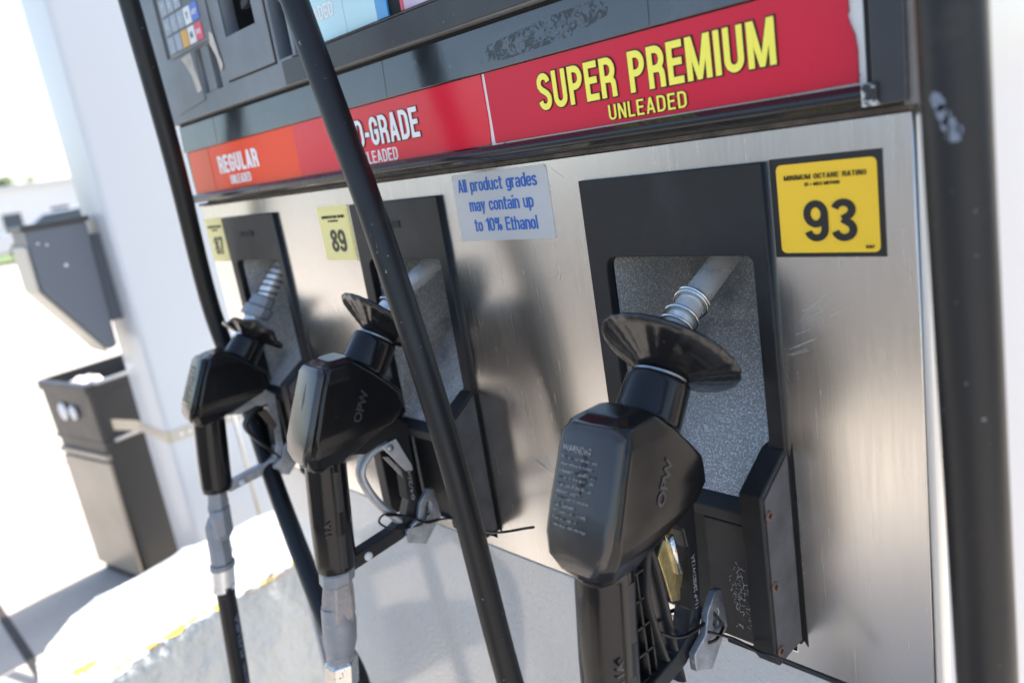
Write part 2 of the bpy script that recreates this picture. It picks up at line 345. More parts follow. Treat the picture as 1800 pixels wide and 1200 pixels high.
    if ch == 'g': return w, [('c', rnd_(w, X-.02, .02)), ('s', [(w-h,X),(w-h,-.02)]+arc(w/2, -.02, r, .20-h, 0, -160, 8))]
    if ch == 'c': return w, [('s', [(w-h,.48)]+rnd_(w, X)[:18]+arc(w-h-r, h+r, r, r, 270, 360, 5)+[(w-h,.27)])]
    if ch == 'e': return w, [('s', [(t,.37),(w-h,.37)]+rnd_(w, X)[:18]+arc(w-h-r, h+r, r, r, 270, 350, 5))]
    if ch == 'a': return w, [('c', rnd_(w-.02, .44)), ('s', arc(w/2, X-h-.17, r, .17, 170, 0, 8)+[(w-h,0)])]
    if ch == 's': w = .46; return w, [ess(w, X)]
    if ch == 'r': w = .34; return w, [S((h,0),(h,X)), ('s', arc(w, X-h-.16, w-h, .16, 170, 92, 5))]
    if ch == 'n': return w, [S((h,0),(h,X)), ('s', arc(w/2, X-h-r, r, r, 180, 0, 8)+[(w-h,0)])]
    if ch == 'h': return w, [S((h,0),(h,1)), ('s', arc(w/2, X-h-r, r, r, 180, 0, 8)+[(w-h,0)])]
    if ch == 'm': w = .78; r = (w-t)/4; return w, [S((h,0),(h,X)), ('s', arc(h+r, X-h-r, r, r, 180, 0, 8)+[(h+2*r,0)]), ('s', arc(h+3*r, X-h-r, r, r, 180, 0, 8)+[(w-h,0)])]
    if ch == 'u': return w, [S((w-h,0),(w-h,X)), ('s', [(h,X)]+arc(w/2, h+r, r, r, 180, 360, 8))]
    if ch == 't': w = .34; return w, [S((w*.42,.93),(w*.42,h),(w,h)), S((0,X-h*.8),(w,X-h*.8))]
    if ch == 'y': return w, [('p', [(0,X),(t,X),(w/2+t*.4,0),(w/2-t*.4,0)]), ('p', [(w,X),(w-t,X),(w*.30-t*.5,-.24),(w*.30+t*.5,-.24)])]
    return .5, []
def sign_mesh(s, t=.17, e=0, gap=.10, ext=.01):
    V, F = [], []; x0 = 0; lay = 0
    def slab(quads, lay):
        for q in quads:
            k = len(V); zt = ext + lay*.0012
            V.extend([(x, z, zt) for x, z in q] + [(x, z, -ext) for x, z in q]); n = len(q)
            F.append(tuple(range(k, k+n))); F.extend([(k+i, k+(i+1) % n, k+n+(i+1) % n, k+n+i) for i in range(n)])
    for ch in s:
        w_, items = glyph(ch, t)
        for kind, pts in items:
            lay = (lay+1) % 7; pts = [Vector((x+x0, z)) for x, z in pts]
            if kind == 'p':
                c = sum(pts, Vector((0, 0)))/len(pts); top_ = max(p.y for p in pts); bot = min(p.y for p in pts)
                xs = sorted(pts, key=lambda p: p.y); q = []
                for p in pts:
                    row = [r_ for r_ in pts if abs(r_.y-p.y) < .01]; left = p.x <= min(r_.x for r_ in row)+1e-6
                    q.append((p.x+(-e if left else e)*1.05, p.y+(e if p.y > c.y else -e)))
                slab([q], lay); continue
            closed = kind == 'c'; pts = [p for i, p in enumerate(pts) if i == 0 or (p-pts[i-1]).length > 1e-4]
            n = len(pts)
            if not closed and e:
                pts[0] = pts[0]+(pts[0]-pts[1]).normalized()*e; pts[-1] = pts[-1]+(pts[-1]-pts[-2]).normalized()*e
            hw = t/2+e; Ls, Rs = [], []
            for i, p in enumerate(pts):
                a = (p-pts[i-1]).normalized() if (i > 0 or closed) else None
                b_ = (pts[(i+1) % n]-p).normalized() if (i < n-1 or closed) else None
                if a is None: a = b_
                if b_ is None: b_ = a
                na = Vector((-a.y, a.x)); nb_ = Vector((-b_.y, b_.x)); m_ = (na+nb_)
                m_ = m_.normalized(); k = min(2.2, 1/max(.3, m_.dot(na)))
                Ls.append(p+m_*hw*k); Rs.append(p-m_*hw*k)
            base = len(V); zt = ext+lay*.0012
            V.extend([(p.x, p.y, zt) for p in Ls]+[(p.x, p.y, zt) for p in Rs]+[(p.x, p.y, -ext) for p in Ls]+[(p.x, p.y, -ext) for p in Rs])
            for i in range(n if closed else n-1):
                j = (i+1) % n
                F.extend([(base+i, base+j, base+n+j, base+n+i), (base+i, base+j, base+2*n+j, base+2*n+i), (base+n+i, base+n+j, base+3*n+j, base+3*n+i)])
            if not closed:
                for i in (0, n-1): F.append((base+i, base+n+i, base+3*n+i, base+2*n+i))
        x0 += w_ + gap
    me = bpy.data.meshes.new('sign'); me.from_pydata(V, [], F); return me
def sign_text(name, s, x0, x1, z0, z1, y, m, parent, t=.17, outline=None, gap=.10, th=.0006):
    """z0..z1 is the cap height; descenders hang below"""
    me = sign_mesh(s, t, 0, gap); lo, hi = bbox(me); sx = (x1-x0)/(hi[0]-lo[0]); sz = z1-z0
    def fit(me_, yy):
        me_.transform(Matrix.Translation((-lo[0], 0, 0))); me_.transform(Matrix.Diagonal((sx, sz, th/.02, 1))); me_.transform(TOW); me_.transform(Matrix.Translation((x0, yy, z0+G)))
    if outline:
        mo = sign_mesh(s, t, outline[1], gap); fit(mo, y); link('lettering_outline', mo, outline[0], parent); y -= th*.9
    fit(me, y); return link(name, me, m, parent)
def struct(o, label=None): o['kind'] = 'structure'; return o

# ------------------------------------------------------------------ setting
g = MB().add([(-400,-400,0),(400,-400,0),(400,400,0),(-400,400,0)], [(0,1,2,3)]).build('ground', 'concrete'); struct(g)
rd = MB().add([(-75,-300,.006),(-40,-300,.006),(-40,300,.006),(-75,300,.006)], [(0,1,2,3)]).build('road', 'asphalt'); struct(rd)
gr = MB().add([(-40,-300,.01),(-30,-300,.01),(-30,300,.01),(-40,300,.01)], [(0,1,2,3)]).build('verge', 'grass'); struct(gr)

# ------------------------------------------------------------------ fuel dispenser
BX = [0, -.3536, -.7072]          # right edges of the three boots
BW, BH = .164, .385
D = empty('fuel_dispenser', (-.42, .3, 0)); 
tag(D, 'three-grade fuel dispenser with red grade signs, brushed steel front and light grey base', 'fuel dispenser')
DO = Vector((-.42, .3, 0))
def dpart(o):                     # dispenser parts are modelled in place, then hung on the empty
    o.parent = D; o.matrix_parent_inverse = Matrix.Translation(-DO); return o
def sub(o, parent): o.parent = parent; return o
XL, XR = -.945, .0945
body = dpart(MB().prism([(.235, .1), (.615, .1), (.615, G+.9), (.06, G+.9), (.06, G+.14), (.012, G+.14), (.012, G+.001), (.235, G+.001)], 0, XL+.008, XR+.002).build('cabinet', 'sidepaint'))
for x0_, x1_ in ((XL+.006, XL+.018), (XR-.008, XR+.004)): sub(MB().box(x0_, x1_, .0075, .62, .1, G+.9).build('side_sheet', 'sidepaint', bevel=.003), body)
holes = [[(b-.157, -.006), (b-.157, -.378), (b-.007, -.378), (b-.007, -.006)] for b in BX]
panel = dpart(plate('steel_panel', [(XL, .0200), (XL, -.3902), (XR, -.3902), (XR, .0200)], holes, 0, .006, 'steel', None, bevel=.0008))
sub(MB().box(XR-.0002, XR+.0075, .0005, .012, G-.3902, G+.0195).build('rolled_edge', 'edge_steel', None, bevel=.0035, seg=4), panel)
low = dpart(plate('base_panel', [(-.898, -.3925), (-.898, -1.05), (XR, -1.05), (XR, -.3925)], [], .001, .007, 'greypaint', None, bevel=.0012))
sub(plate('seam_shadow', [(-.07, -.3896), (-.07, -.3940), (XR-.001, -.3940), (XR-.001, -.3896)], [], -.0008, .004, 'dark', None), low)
dpart(MB().box(XL+.05, XR-.03, .05, .58, .0, .1).build('plinth', 'dark'))

def lathe_screw(c, ax, parent, r=.0042):
    o = MB().lathe([(r*.2, .0006), (r*.75, .0009), (r, .0004), (r, -.001)], c, ax, 20).build('screw', 'screw', parent, smooth=True)
    return o
def boot(b):
    L_, R_ = b-BW, b; hl, hr = b-.1455, b-.0125
    fr = dpart(plate('nozzle_boot', [(L_, 0), (L_, -.383), (b-.1455, -.383), (b-.1455, -.255), (hl, -.250)][:1] + [(L_, -.383), (hl, -.383)]
               + [(hl, -.0725)] + [(hl+.01-.01*math.cos(R(a)), -.0725+.01*math.sin(R(a))) for a in (30, 60, 90)] 
               + [(hr-.005+.005*math.sin(R(a)), -.0675+.005*math.cos(R(a))) for a in (0, 30, 60, 90)] + [(hr, -.200), (b-.0178, -.21), (b-.0178, -.366), (R_, -.366), (R_, 0)], [], -.0055, .004, 'boot', None, bevel=.0010))
    # recess lining: side walls, roof and ramp
    z = G; d = .215
    def q(mb, *v): mb.add(v, [(0, 1, 2, 3)])
    m = MB()
    q(m, (hl, .004, z-.385), (hl, d, z-.385), (hl, d, z-.02), (hl, .004, z-.02))
    q(m, (hr+.0012, .004, z-.385), (hr+.0012, d, z-.385), (hr+.0012, d, z-.02), (hr+.0012, .004, z-.02))
    q(m, (hl, .004, z-.035), (hr, .004, z-.035), (hr, d, z-.035), (hl, d, z-.035))
    q(m, (hl, -.003, z-.255), (hr, -.003, z-.255), (hr, .115, z-.145), (hl, .115, z-.145))
    q(m, (hl, .115, z-.145), (hr, .115, z-.145), (hr, .2, z-.02), (hl, .2, z-.02))
    sub(m.build('recess_lining', 'recess'), fr)
    # ribbed pocket the spout rests in
    sub(MB().prism([(.05, -.036+z), (.17, -.036+z), (.17, -.09+z), (.10, -.085+z)], 0, b-.055, b-.016).build('spout_holder', 'boot', bevel=.004, seg=3), fr)
    # ledge and lower plate
    sub(MB().prism([(-.012, z-.272), (-.012, z-.262), (-.002, z-.2535), (.03, z-.2535), (.03, z-.272)], 0, hl+.001, b-.018).build('ledge', 'boot', bevel=.0012), fr)
    lp = sub(MB().box(hl+.001, b-.0185, .006, .012, z-.384, z-.2722).box(b-.075, b-.0185, -.010, .006, z-.379, z-.2735).build('lower_plate', 'boot', bevel=.0015), fr)
    # side guards (a real wall standing out of the panel), with screws on the outer face
    prof = [(.004, z-.2035), (-.0065, z-.2045), (-.042, z-.2265), (-.0425, z-.357), (-.036, z-.3665), (-.012, z-.3640), (.004, z-.3640)]
    for (x0, x1, nm) in ((b-.0182, b-.0004, 'side_guard'), (L_+.0004, L_+.0180, 'side_guard')):
        gd = sub(MB().prism(prof, 0, x0, x1).build(nm, 'boot', bevel=.0013), fr)
        if x1 > b-.01:
            sub(MB().prism([(y+(.0015 if y < -.03 else 0), zz) for y, zz in [(-.004, z-.2085), (-.0395, z-.2300), (-.0400, z-.3555), (-.034, z-.3630), (-.004, z-.3625)]], 0, b-.0006, b+.0004).build('guard_face', 'bootside', None), gd)
    for zz, yy in ((-.2435, -.0345), (-.3000, -.0350), (-.3535, -.0350)):
        sc_ = sub(lathe_screw((b+.0006, yy, z+zz), (1, 0, 0), None), fr)
        sub(MB().box(b+.0012, b+.0017, yy-.0022, yy+.0022, z+zz-.0004, z+zz+.0004).box(b+.0012, b+.0017, yy-.0004, yy+.0004, z+zz-.0022, z+zz+.0022).build('cross_slot', 'dark'), fr)
    sub(plate('black_gap', [(b-.0002, -.215), (b-.0002, -.3655), (b+.0030, -.3700), (b+.0030, -.2)], [], -.0006, .0, 'dark', None), fr)
    return fr
boots = [boot(b) for b in BX]
for b, fr in zip(BX[1:], boots[1:]):     # keyhole slots of the two left boots
    sub(plate('lock_slot', [(b-.112, -.0285), (b-.070, -.0285), (b-.070, -.0215), (b-.088, -.0215), (b-.088, -.0235), (b-.100, -.0235), (b-.100, -.0215), (b-.112, -.0215)], [], -.0062, -.0050, 'dark', None), fr)
# scratched mark on the premium boot's lower plate
def scribble(cx, cz, w_, h_, n, y, m, parent, name='scuff_marks'):
    mb = MB(); rnd = random.Random(3)
    for i in range(n):
        x = cx + rnd.gauss(0, w_*.3); z_ = cz + rnd.gauss(0, h_*.34); l = rnd.uniform(.0006, .0028); a = rnd.uniform(0, math.pi); t = rnd.uniform(.0002, .0005)
        u = Vector((math.cos(a), 0, math.sin(a))); v = Vector((-math.sin(a), 0, math.cos(a))); c = Vector((x, y, z_+G))
        mb.add([c-u*l-v*t, c+u*l-v*t*.4, c+u*l*.8+v*t, c-u*l+v*t*.6], [(0,1,2,3)])
    return sub(mb.build(name, m), parent)
scribble(-.047, -.335, .014, .040, 90, -.0108, 'faint', boots[0])
scribble(BX[1]-.047, -.335, .014, .040, 60, -.0108, 'faint', boots[1])

# --- header: rail, signs, glossy band, right frame
ys = -.012
dpart(MB().box(XL+.004, XR, -.004, .012, G+.0206, G+.0240).build('rusty_strip', 'rust'))
rail = dpart(MB().prism([(.01, G+.0268), (-.016, G+.0268), (-.0215, G+.0300), (-.022, G+.0345), (-.0165, G+.0382), (.01, G+.0382)], 0, -.935, .084).build('lower_rail', 'rail', bevel=.0012))
sub(MB().box(.0755, .0846, -.0226, -.010, G+.0262, G+.0388).build('worn_rail_end', 'wornwhite', bevel=.0006), rail)
backp = dpart(MB().box(-.925, .090, -.0098, .012, G+.0384, G+.1375).build('header_board', 'band'))
rnd = random.Random(5)
def ragged(x0, x1, z0, z1, amp=.0008, n=14, side='r'):
    pts = [(x0, z0), (x1, z0)]
    for k in range(1, n): pts.append((x1 + rnd.uniform(-amp, amp)*2, z0+(z1-z0)*k/n))
    return pts + [(x1, z1), (x0, z1)]
wb = dpart(plate('white_backing', [(-.2535, .0388), (.0775, .0386), (.0765, .0985), (-.2545, .0985)], [], -.0108, -.0098, 'white', None))
sg = dpart(plate('premium_sign', [(-.2468, .0400), (.0200, .0396), (.0700, .0400), (.0702, .058), (.0692, .0665), (.0668, .0730), (.0655, .0780), (.0665, .0800), (.0655, .0984), (-.2478, .0984)], [], -.0125, -.0108, 'red', None))
sg2 = dpart(plate('midgrade_sign', [(-.5955, .0392), (-.2535, .0396), (-.2520, .060), (-.2528, .0985), (-.5935, .0985)], [], -.0122, -.0098, 'midred', None))
sg3 = dpart(plate('regular_sign', [(-.9170, .0385), (-.5960, .0392), (-.5940, .0985), (-.9120, .0985)], [], -.0120, -.0098, 'orange', None))
sub(plate('faded_end', [(-.9160, .0389), (-.846, .0390), (-.843, .0982), (-.9112, .0982)], [], -.0124, -.0119, 'orange2', None), sg3)
sign_text('lettering', 'SUPER PREMIUM', -.186, .0210, .0590, .0872, -.0128, 'yellowtext', sg, .168, ('blacktext', .034), .115)
sign_text('lettering', 'UNLEADED', -.1160, -.0470, .0428, .0538, -.0128, 'yellowtext', sg, .13, ('blacktext', .045), .17)
sign_text('lettering', 'MID-GRADE', -.4905, -.3500, .0580, .0860, -.0125, 'whitetext', sg2, .165, ('blacktext', .030), .115)
sign_text('lettering', 'UNLEADED', -.4665, -.3935, .0405, .0530, -.0125, 'whitetext', sg2, .13, None, .17)
sign_text('lettering', 'REGULAR', -.8170, -.6960, .0605, .0840, -.0125, 'whitetext', sg3, .19, None, .11)
sign_text('lettering', 'UNLEADED', -.7900, -.7270, .0445, .0565, -.0125, 'whitetext', sg3, .16, None, .14)
# glossy band plates above the signs (slightly tipped) with taped seams
band = dpart(MB().prism([(-.0099, G+.0992), (-.0150, G+.0992), (-.0128, G+.1352), (-.0099, G+.1352)], 0, -.9205, .0775).build('upper_band', 'band', bevel=.0008))
for x in (-.8, -.3905, -.0700):
    sub(MB().prism([(-.0148, G+.1002), (-.01505, G+.1002), (-.01305, G+.1345), (-.0128, G+.1345)], 0, x, x+.0007).build('tape_seam', 'bezel'), band)
rm = mat('glue_residue', (.042,.044,.048), .6); rt = rm.node_tree
tcn = rt.nodes.new('ShaderNodeTexCoord'); rn_ = rt.nodes.new('ShaderNodeTexNoise'); rn_.inputs['Scale'].default_value = 170; rn_.inputs['Detail'].default_value = 5; rn_.inputs['Distortion'].default_value = 1.2
rr_ = rt.nodes.new('ShaderNodeValToRGB'); rr_.color_ramp.elements[0].position = .47; rr_.color_ramp.elements[1].position = .53; rr_.color_ramp.elements[1].color = (.42,.42,.42,1)
rt.links.new(tcn.outputs['Object'], rn_.inputs['Vector']); rt.links.new(rn_.outputs['Fac'], rr_.inputs[0]); rt.links.new(rr_.outputs[0], rt.nodes['Principled BSDF'].inputs['Alpha'])
sub(MB().add([(x, -.0152+(zz-.0992)*.0611, G+zz) for x, zz in ((-.247, .1070), (-.236, .1190), (-.205, .1225), (-.160, .1265), (-.118, .1280), (-.104, .1230), (-.106, .1150), (-.140, .1080), (-.180, .1060), (-.215, .1045))], [tuple(range(10))]).build('glue_residue', rm), band)
dpart(MB().box(.0800, .0990, -.020, .014, G+.0262, G+.42).build('right_frame', 'bezel', bevel=.002))
dpart(MB().tube([(.1000, -.010, G+.024), (.1000, -.010, G+.42)], .0055, 12).build('frame_edge_trim', 'head', smooth=True))
dpart(MB().box(.0990, .1060, -.008, .012, G+.0235, G+.42).build('frame_side', 'head'))
dpart(MB().box(.0779, .0798, -.0195, .0, G+.0388, G+.42).build('frame_gap', 'dark'))
# --- upper door with display window and grade buttons (starts above a black gap)
dpart(MB().box(-.923, .078, -.0105, .012, G+.1352, G+.1385).build('door_gap', 'dark'))
hole_disp = [(-.5290, .166), (.060, .166), (.060, .40), (-.5290, .40)]
def RP(px, py, y=-.02):
    v = P(px, py, 1, y); return (v.x, v.z-G)
pocket = [RP(1200/3, 0-40), RP(408, 62), RP(458, 31), RP(441, -40)]
cash = [RP(352, 87), RP(381, 72), RP(401, 149), RP(376, 161), RP(366, 163)]
slotL = [(-.5665, .1680), (-.5360, .1680), (-.5360, .40), (-.5665, .40)]
door = dpart(plate('upper_door', [(-.9225, .1385), (.0735, .1385), (.0735, .42), (-.9225, .42)], [hole_disp, slotL,
    [(-.679, .214), (-.600, .214), (-.600, .30), (-.679, .30)], [(-.778, .163), (-.722, .163), (-.722, .218), (-.778, .218)]], -.024, -.006, 'head', None, bevel=.0012))
lowr = sub(plate('door_sill', [(-.56, .1392), (.0725, .1392), (.0725, .1640), (-.56, .1640)], [], -.0262, -.0238, 'bezel', None, bevel=.0008), door)
sub(MB().prism([(-.0262, G+.1645), (-.0262, G+.1660), (-.008, G+.1685), (-.008, G+.1645)], 0, -.535, .065).build('window_ledge', 'rust'), door)
sub(MB().box(-.90, -.53, .050, .058, G+.142, G+.42).build('pocket_back', 'dark'), door)
# receipt flap in the pocket
sub(MB().prism([(-.640, G+.236), (-.622, G+.240), (-.600, G+.275), (-.606, G+.285), (-.628, G+.252), (-.641, G+.244)], 1, -.018, -.010).build('receipt_flap', 'boot', bevel=.0015), door)
sub(MB().prism([(-.022, G+.2145), (.010, G+.2145), (.010, G+.2245)], 0, -.678, -.601).build('pocket_lip', 'tornlabel'), door)
win = dpart(MB().box(-.5290, .060, -.014, -.006, G+.1662, G+.40).build('display_window', 'dark'))
def btn(x0, x1, m, z1=.40): return sub(MB().box(x0, x1, -.0168, -.0142, G+.1690, G+z1).build('grade_button', m, bevel=.0006), win)
b1 = btn(-.5270, -.3790, 'cyan'); sub(MB().box(-.4330, -.4326, -.0172, -.0160, G+.1690, G+.40).build('button_divider', 'glass'), b1)
btn(-.3785, -.3610, 'blue'); btn(-.3405, -.3355, 'keyr'); btn(-.3350, -.2060, 'pink')
sign_text('lettering', 'UNLEADED', -.5260, -.4505, .1900, .2040, -.0170, 'whitetext', b1, .16)
sign_text('lettering', 'EXTRA', -.4180, -.3650, .2010, .2160, -.0170, 'whitetext', b1, .16)
# payment module on the left
card = sub(plate('card_reader_door', [(-.7000, .1665), (-.5740, .1665), (-.5740, .40), (-.7000, .40)], [[(-.679, .214), (-.600, .214), (-.600, .30), (-.679, .30)]], -.0262, -.0240, 'head', None, bevel=.0008), door)
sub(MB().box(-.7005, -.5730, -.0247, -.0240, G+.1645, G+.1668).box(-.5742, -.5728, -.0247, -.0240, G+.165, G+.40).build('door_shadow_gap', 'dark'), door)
kp = sub(plate('keypad', [(-.8560, .2200), (-.7130, .2200), (-.7130, .40), (-.8560, .40)], [], -.0262, -.0240, 'head', None, bevel=.0008), door)
sub(MB().box(-.8720, -.8560, -.0247, -.0240, G+.222, G+.40).build('keypad_edge', 'boot'), door)
cols_ = [-.8480, -.8250, -.8020, -.7790, -.7560]
for r_ in range(7):
    for c_ in range(5):
        if c_ >= 3 and r_ > 1: continue
        mm = 'keyg'
        if c_ == 2 and r_ == 0: mm = 'keyo'
        if c_ == 3: mm = 'keyw'
        if c_ == 4: mm = 'keyr' if r_ == 0 else 'keyb'
        x = cols_[c_]; zz = .2245 + r_*.0235
        k = sub(MB().box(x, x+.0205, -.0278, -.0262, G+zz, G+zz+.0205).build('key', mm, bevel=.001), kp)
        if c_ < 3 and r_ > 0 and r_ < 5: put_text('digit', str((4-r_)*3+c_+1) if r_ < 4 else '', x+.008, x+.013, zz+.006, zz+.014, -.0280, 'keyw', kp) if r_ < 4 else None
        if c_ == 3: put_text('letter', 'N' if r_ == 0 else 'Y', x+.007, x+.014, zz+.006, zz+.014, -.0280, 'blacktext', kp)
        if c_ == 4: put_text('letter', 'CANCEL' if r_ == 0 else 'HELP', x+.003, x+.0175, zz+.007, zz+.013, -.0280, 'whitetext', kp)
sub(plate('cash_tray_panel', [(-.8740, .1490), (-.7800, .1560), (-.7800, .2165), (-.8740, .2165)], [], -.0255, -.0240, 'head', None, bevel=.0006), door)
sub(MB().box(-.7660, -.7420, -.0230, .010, G+.163, G+.218).build('slot_divider', 'head', bevel=.001), door)
sub(plate('torn_label', [(-.8230, .2150), (-.7900, .2165), (-.7850, .1850), (-.7815, .1680), (-.7960, .1670), (-.8010, .1900), (-.8160, .2080)], [], -.0264, -.0252, 'tornlabel', None), door)
sub(plate('torn_label', [(-.7200, .2290), (-.7130, .2250), (-.7080, .2000), (-.7030, .1870), (-.7110, .1800), (-.7160, .2000), (-.7260, .2150)], [], -.0268, -.0256, 'tornlabel', None), door)

# --- stickers on the steel
et = dpart(plate('ethanol_sticker', rrect(-.3308, -.2025, -.0465, .0170, (.0015, .0015, .004, .0015)), [], -.0007, .0, 'ethanol', None))
sign_text('lettering', 'All product grades', -.3225, -.2155, .0000, .0122, -.0010, 'bluetext', et, .125, None, .11)
sign_text('lettering', 'may contain up', -.3100, -.2235, -.0185, -.0063, -.0010, 'bluetext', et, .125, None, .11)
sign_text('lettering', 'to 10% Ethanol', -.3070, -.2220, -.0375, -.0253, -.0010, 'bluetext', et, .125, None, .11)
def octane(x0, x1, num, m, partial=False):
    b_ = dpart(plate('octane_label', [(x0, .0008), (x0, -.0645), (x1, -.0645), (x1, .0008)], [], -.0007, .0, 'blacktext' if m == 'octane' else m, None))
    w_ = x1-x0
    y_ = sub(plate('yellow_field', rrect(x0+w_*.065, x1-w_*.045, -.0615, -.0035, .0035), [], -.0012, -.0006, m, None), b_)
    sign_text('lettering', 'MINIMUM OCTANE RATING', x0+w_*.14, x1-w_*.13, -.0138, -.0106, -.0016, 'blacktext', b_, .10, None, .20)
    sign_text('lettering', '(R + M)/2 METHOD', x0+w_*.33, x1-w_*.36, -.0180, -.0160, -.0016, 'blacktext', b_, .10, None, .18)
    sign_text('lettering', num, x0+w_*.30, x1-w_*.23, -.0540, -.0275, -.0016, 'blacktext', b_, .165, None, .07)
    if m == 'octane': sign_text('lettering', 'N357', x1-w_*.16, x1-w_*.09, -.0590, -.0572, -.0016, 'blacktext', b_, .12)
    return b_
octane(.0030, .0765, '93', 'octane'); octane(-.5990, -.5290, '89', 'octane_pale'); octane(-.9440, -.8790, '87', 'octane_pale')

# scratches on steel
rnd = random.Random(21)
for (cx, cz, n, ang_, L0) in ((-.265, -.272, 14, -.35, .012), (.03, -.10, 6, .6, .009), (-.20, .005, 3, -.6, .010), (-.21, -.075, 8, .9, .006), (.02, -.125, 5, .45, .012)):
    mbs = MB()
    for i in range(n):
        x = cx+rnd.gauss(0, .006); z_ = cz+rnd.gauss(0, .004); a = ang_+rnd.gauss(0, .12); l = L0*rnd.uniform(.4, 1); t = .00012
        u = Vector((math.cos(a), 0, math.sin(a))); v = Vector((-math.sin(a), 0, math.cos(a))); c = Vector((x, -.0002, z_+G))
        mbs.add([c-u*l-v*t, c+u*l-v*t, c+u*l+v*t, c-u*l+v*t], [(0,1,2,3)])
    sub(mbs.build('scratch', 'scratch'), panel)

# ------------------------------------------------------------------ nozzles
OFF = Vector((0, -.155, -.360))           # nozzle base (bottom of the grip) in boot coordinates
NA = Vector((0, .62, .785)).normalized(); DA = Vector((0, .74, .67)).normalized()   # neck axis
NECK = Vector((0, -.0590, -.1370))        # end of the neck
def evalmesh(me, mods):
    o = bpy.data.objects.new('tmp', me); C.objects.link(o)
    for t, kw in mods:
        m = o.modifiers.new(t, t)
        for k, v in kw.items(): setattr(m, k, v)
    dg = bpy.context.evaluated_depsgraph_get(); dg.update()
    r = bpy.data.meshes.new_from_object(o.evaluated_get(dg)); bpy.data.objects.remove(o); return r
def sect(z, yf, yb, w, c=.010, crease=.003):
    return [(-w*.72, yf, z), (0, yf-crease, z), (w*.72, yf, z), (w, yf+c, z), (w, yb-.004, z), (w*.8, yb, z), (-w*.8, yb, z), (-w, yb-.004, z), (-w, yf+c, z)]
def body_mesh():
    mb = MB(OFF)
    mb.loft([sect(-.1410, -.122, -.100, .018, .006, 0), sect(-.1455, -.1330, -.096, .0270, .006), sect(-.160, -.1405, -.081, .0292, .007), sect(-.176, -.1480, -.066, .0296, .007), sect(-.190, -.1535, -.0545, .0298, .007), sect(-.200, -.1575, -.0530, .0298, .007),
             sect(-.211, -.1620, -.0530, .0298, .007), sect(-.221, -.1655, -.066, .0290), sect(-.2310, -.1665, -.098, .0265, .008), sect(-.2410, -.1640, -.122, .0215, .007), sect(-.2480, -.157, -.128, .017, .006)])
    mb.tube([NECK-NA*.066, NECK-NA*.034, NECK-NA*.002, NECK+NA*.002], [.0275, .0250, .0236, .0224], 32)
    mb.tube([(0, -.1400, -.232), (0, -.1440, -.262), (0, -.1500, -.310), (0, -.1545, -.352), (0, -.155, -.360)], [.0210, .0212, .0214, .0210, .0200], 32, flat=(.97, 1.02))
    return evalmesh(mb.mesh(), [('REMESH', dict(mode='VOXEL', voxel_size=.0012)), ('SMOOTH', dict(factor=.6, iterations=6))])
BODY = body_mesh()
for p in BODY.polygons: p.use_smooth = True
def ov(x, y, z): return Vector((x, y, z)) - OFF
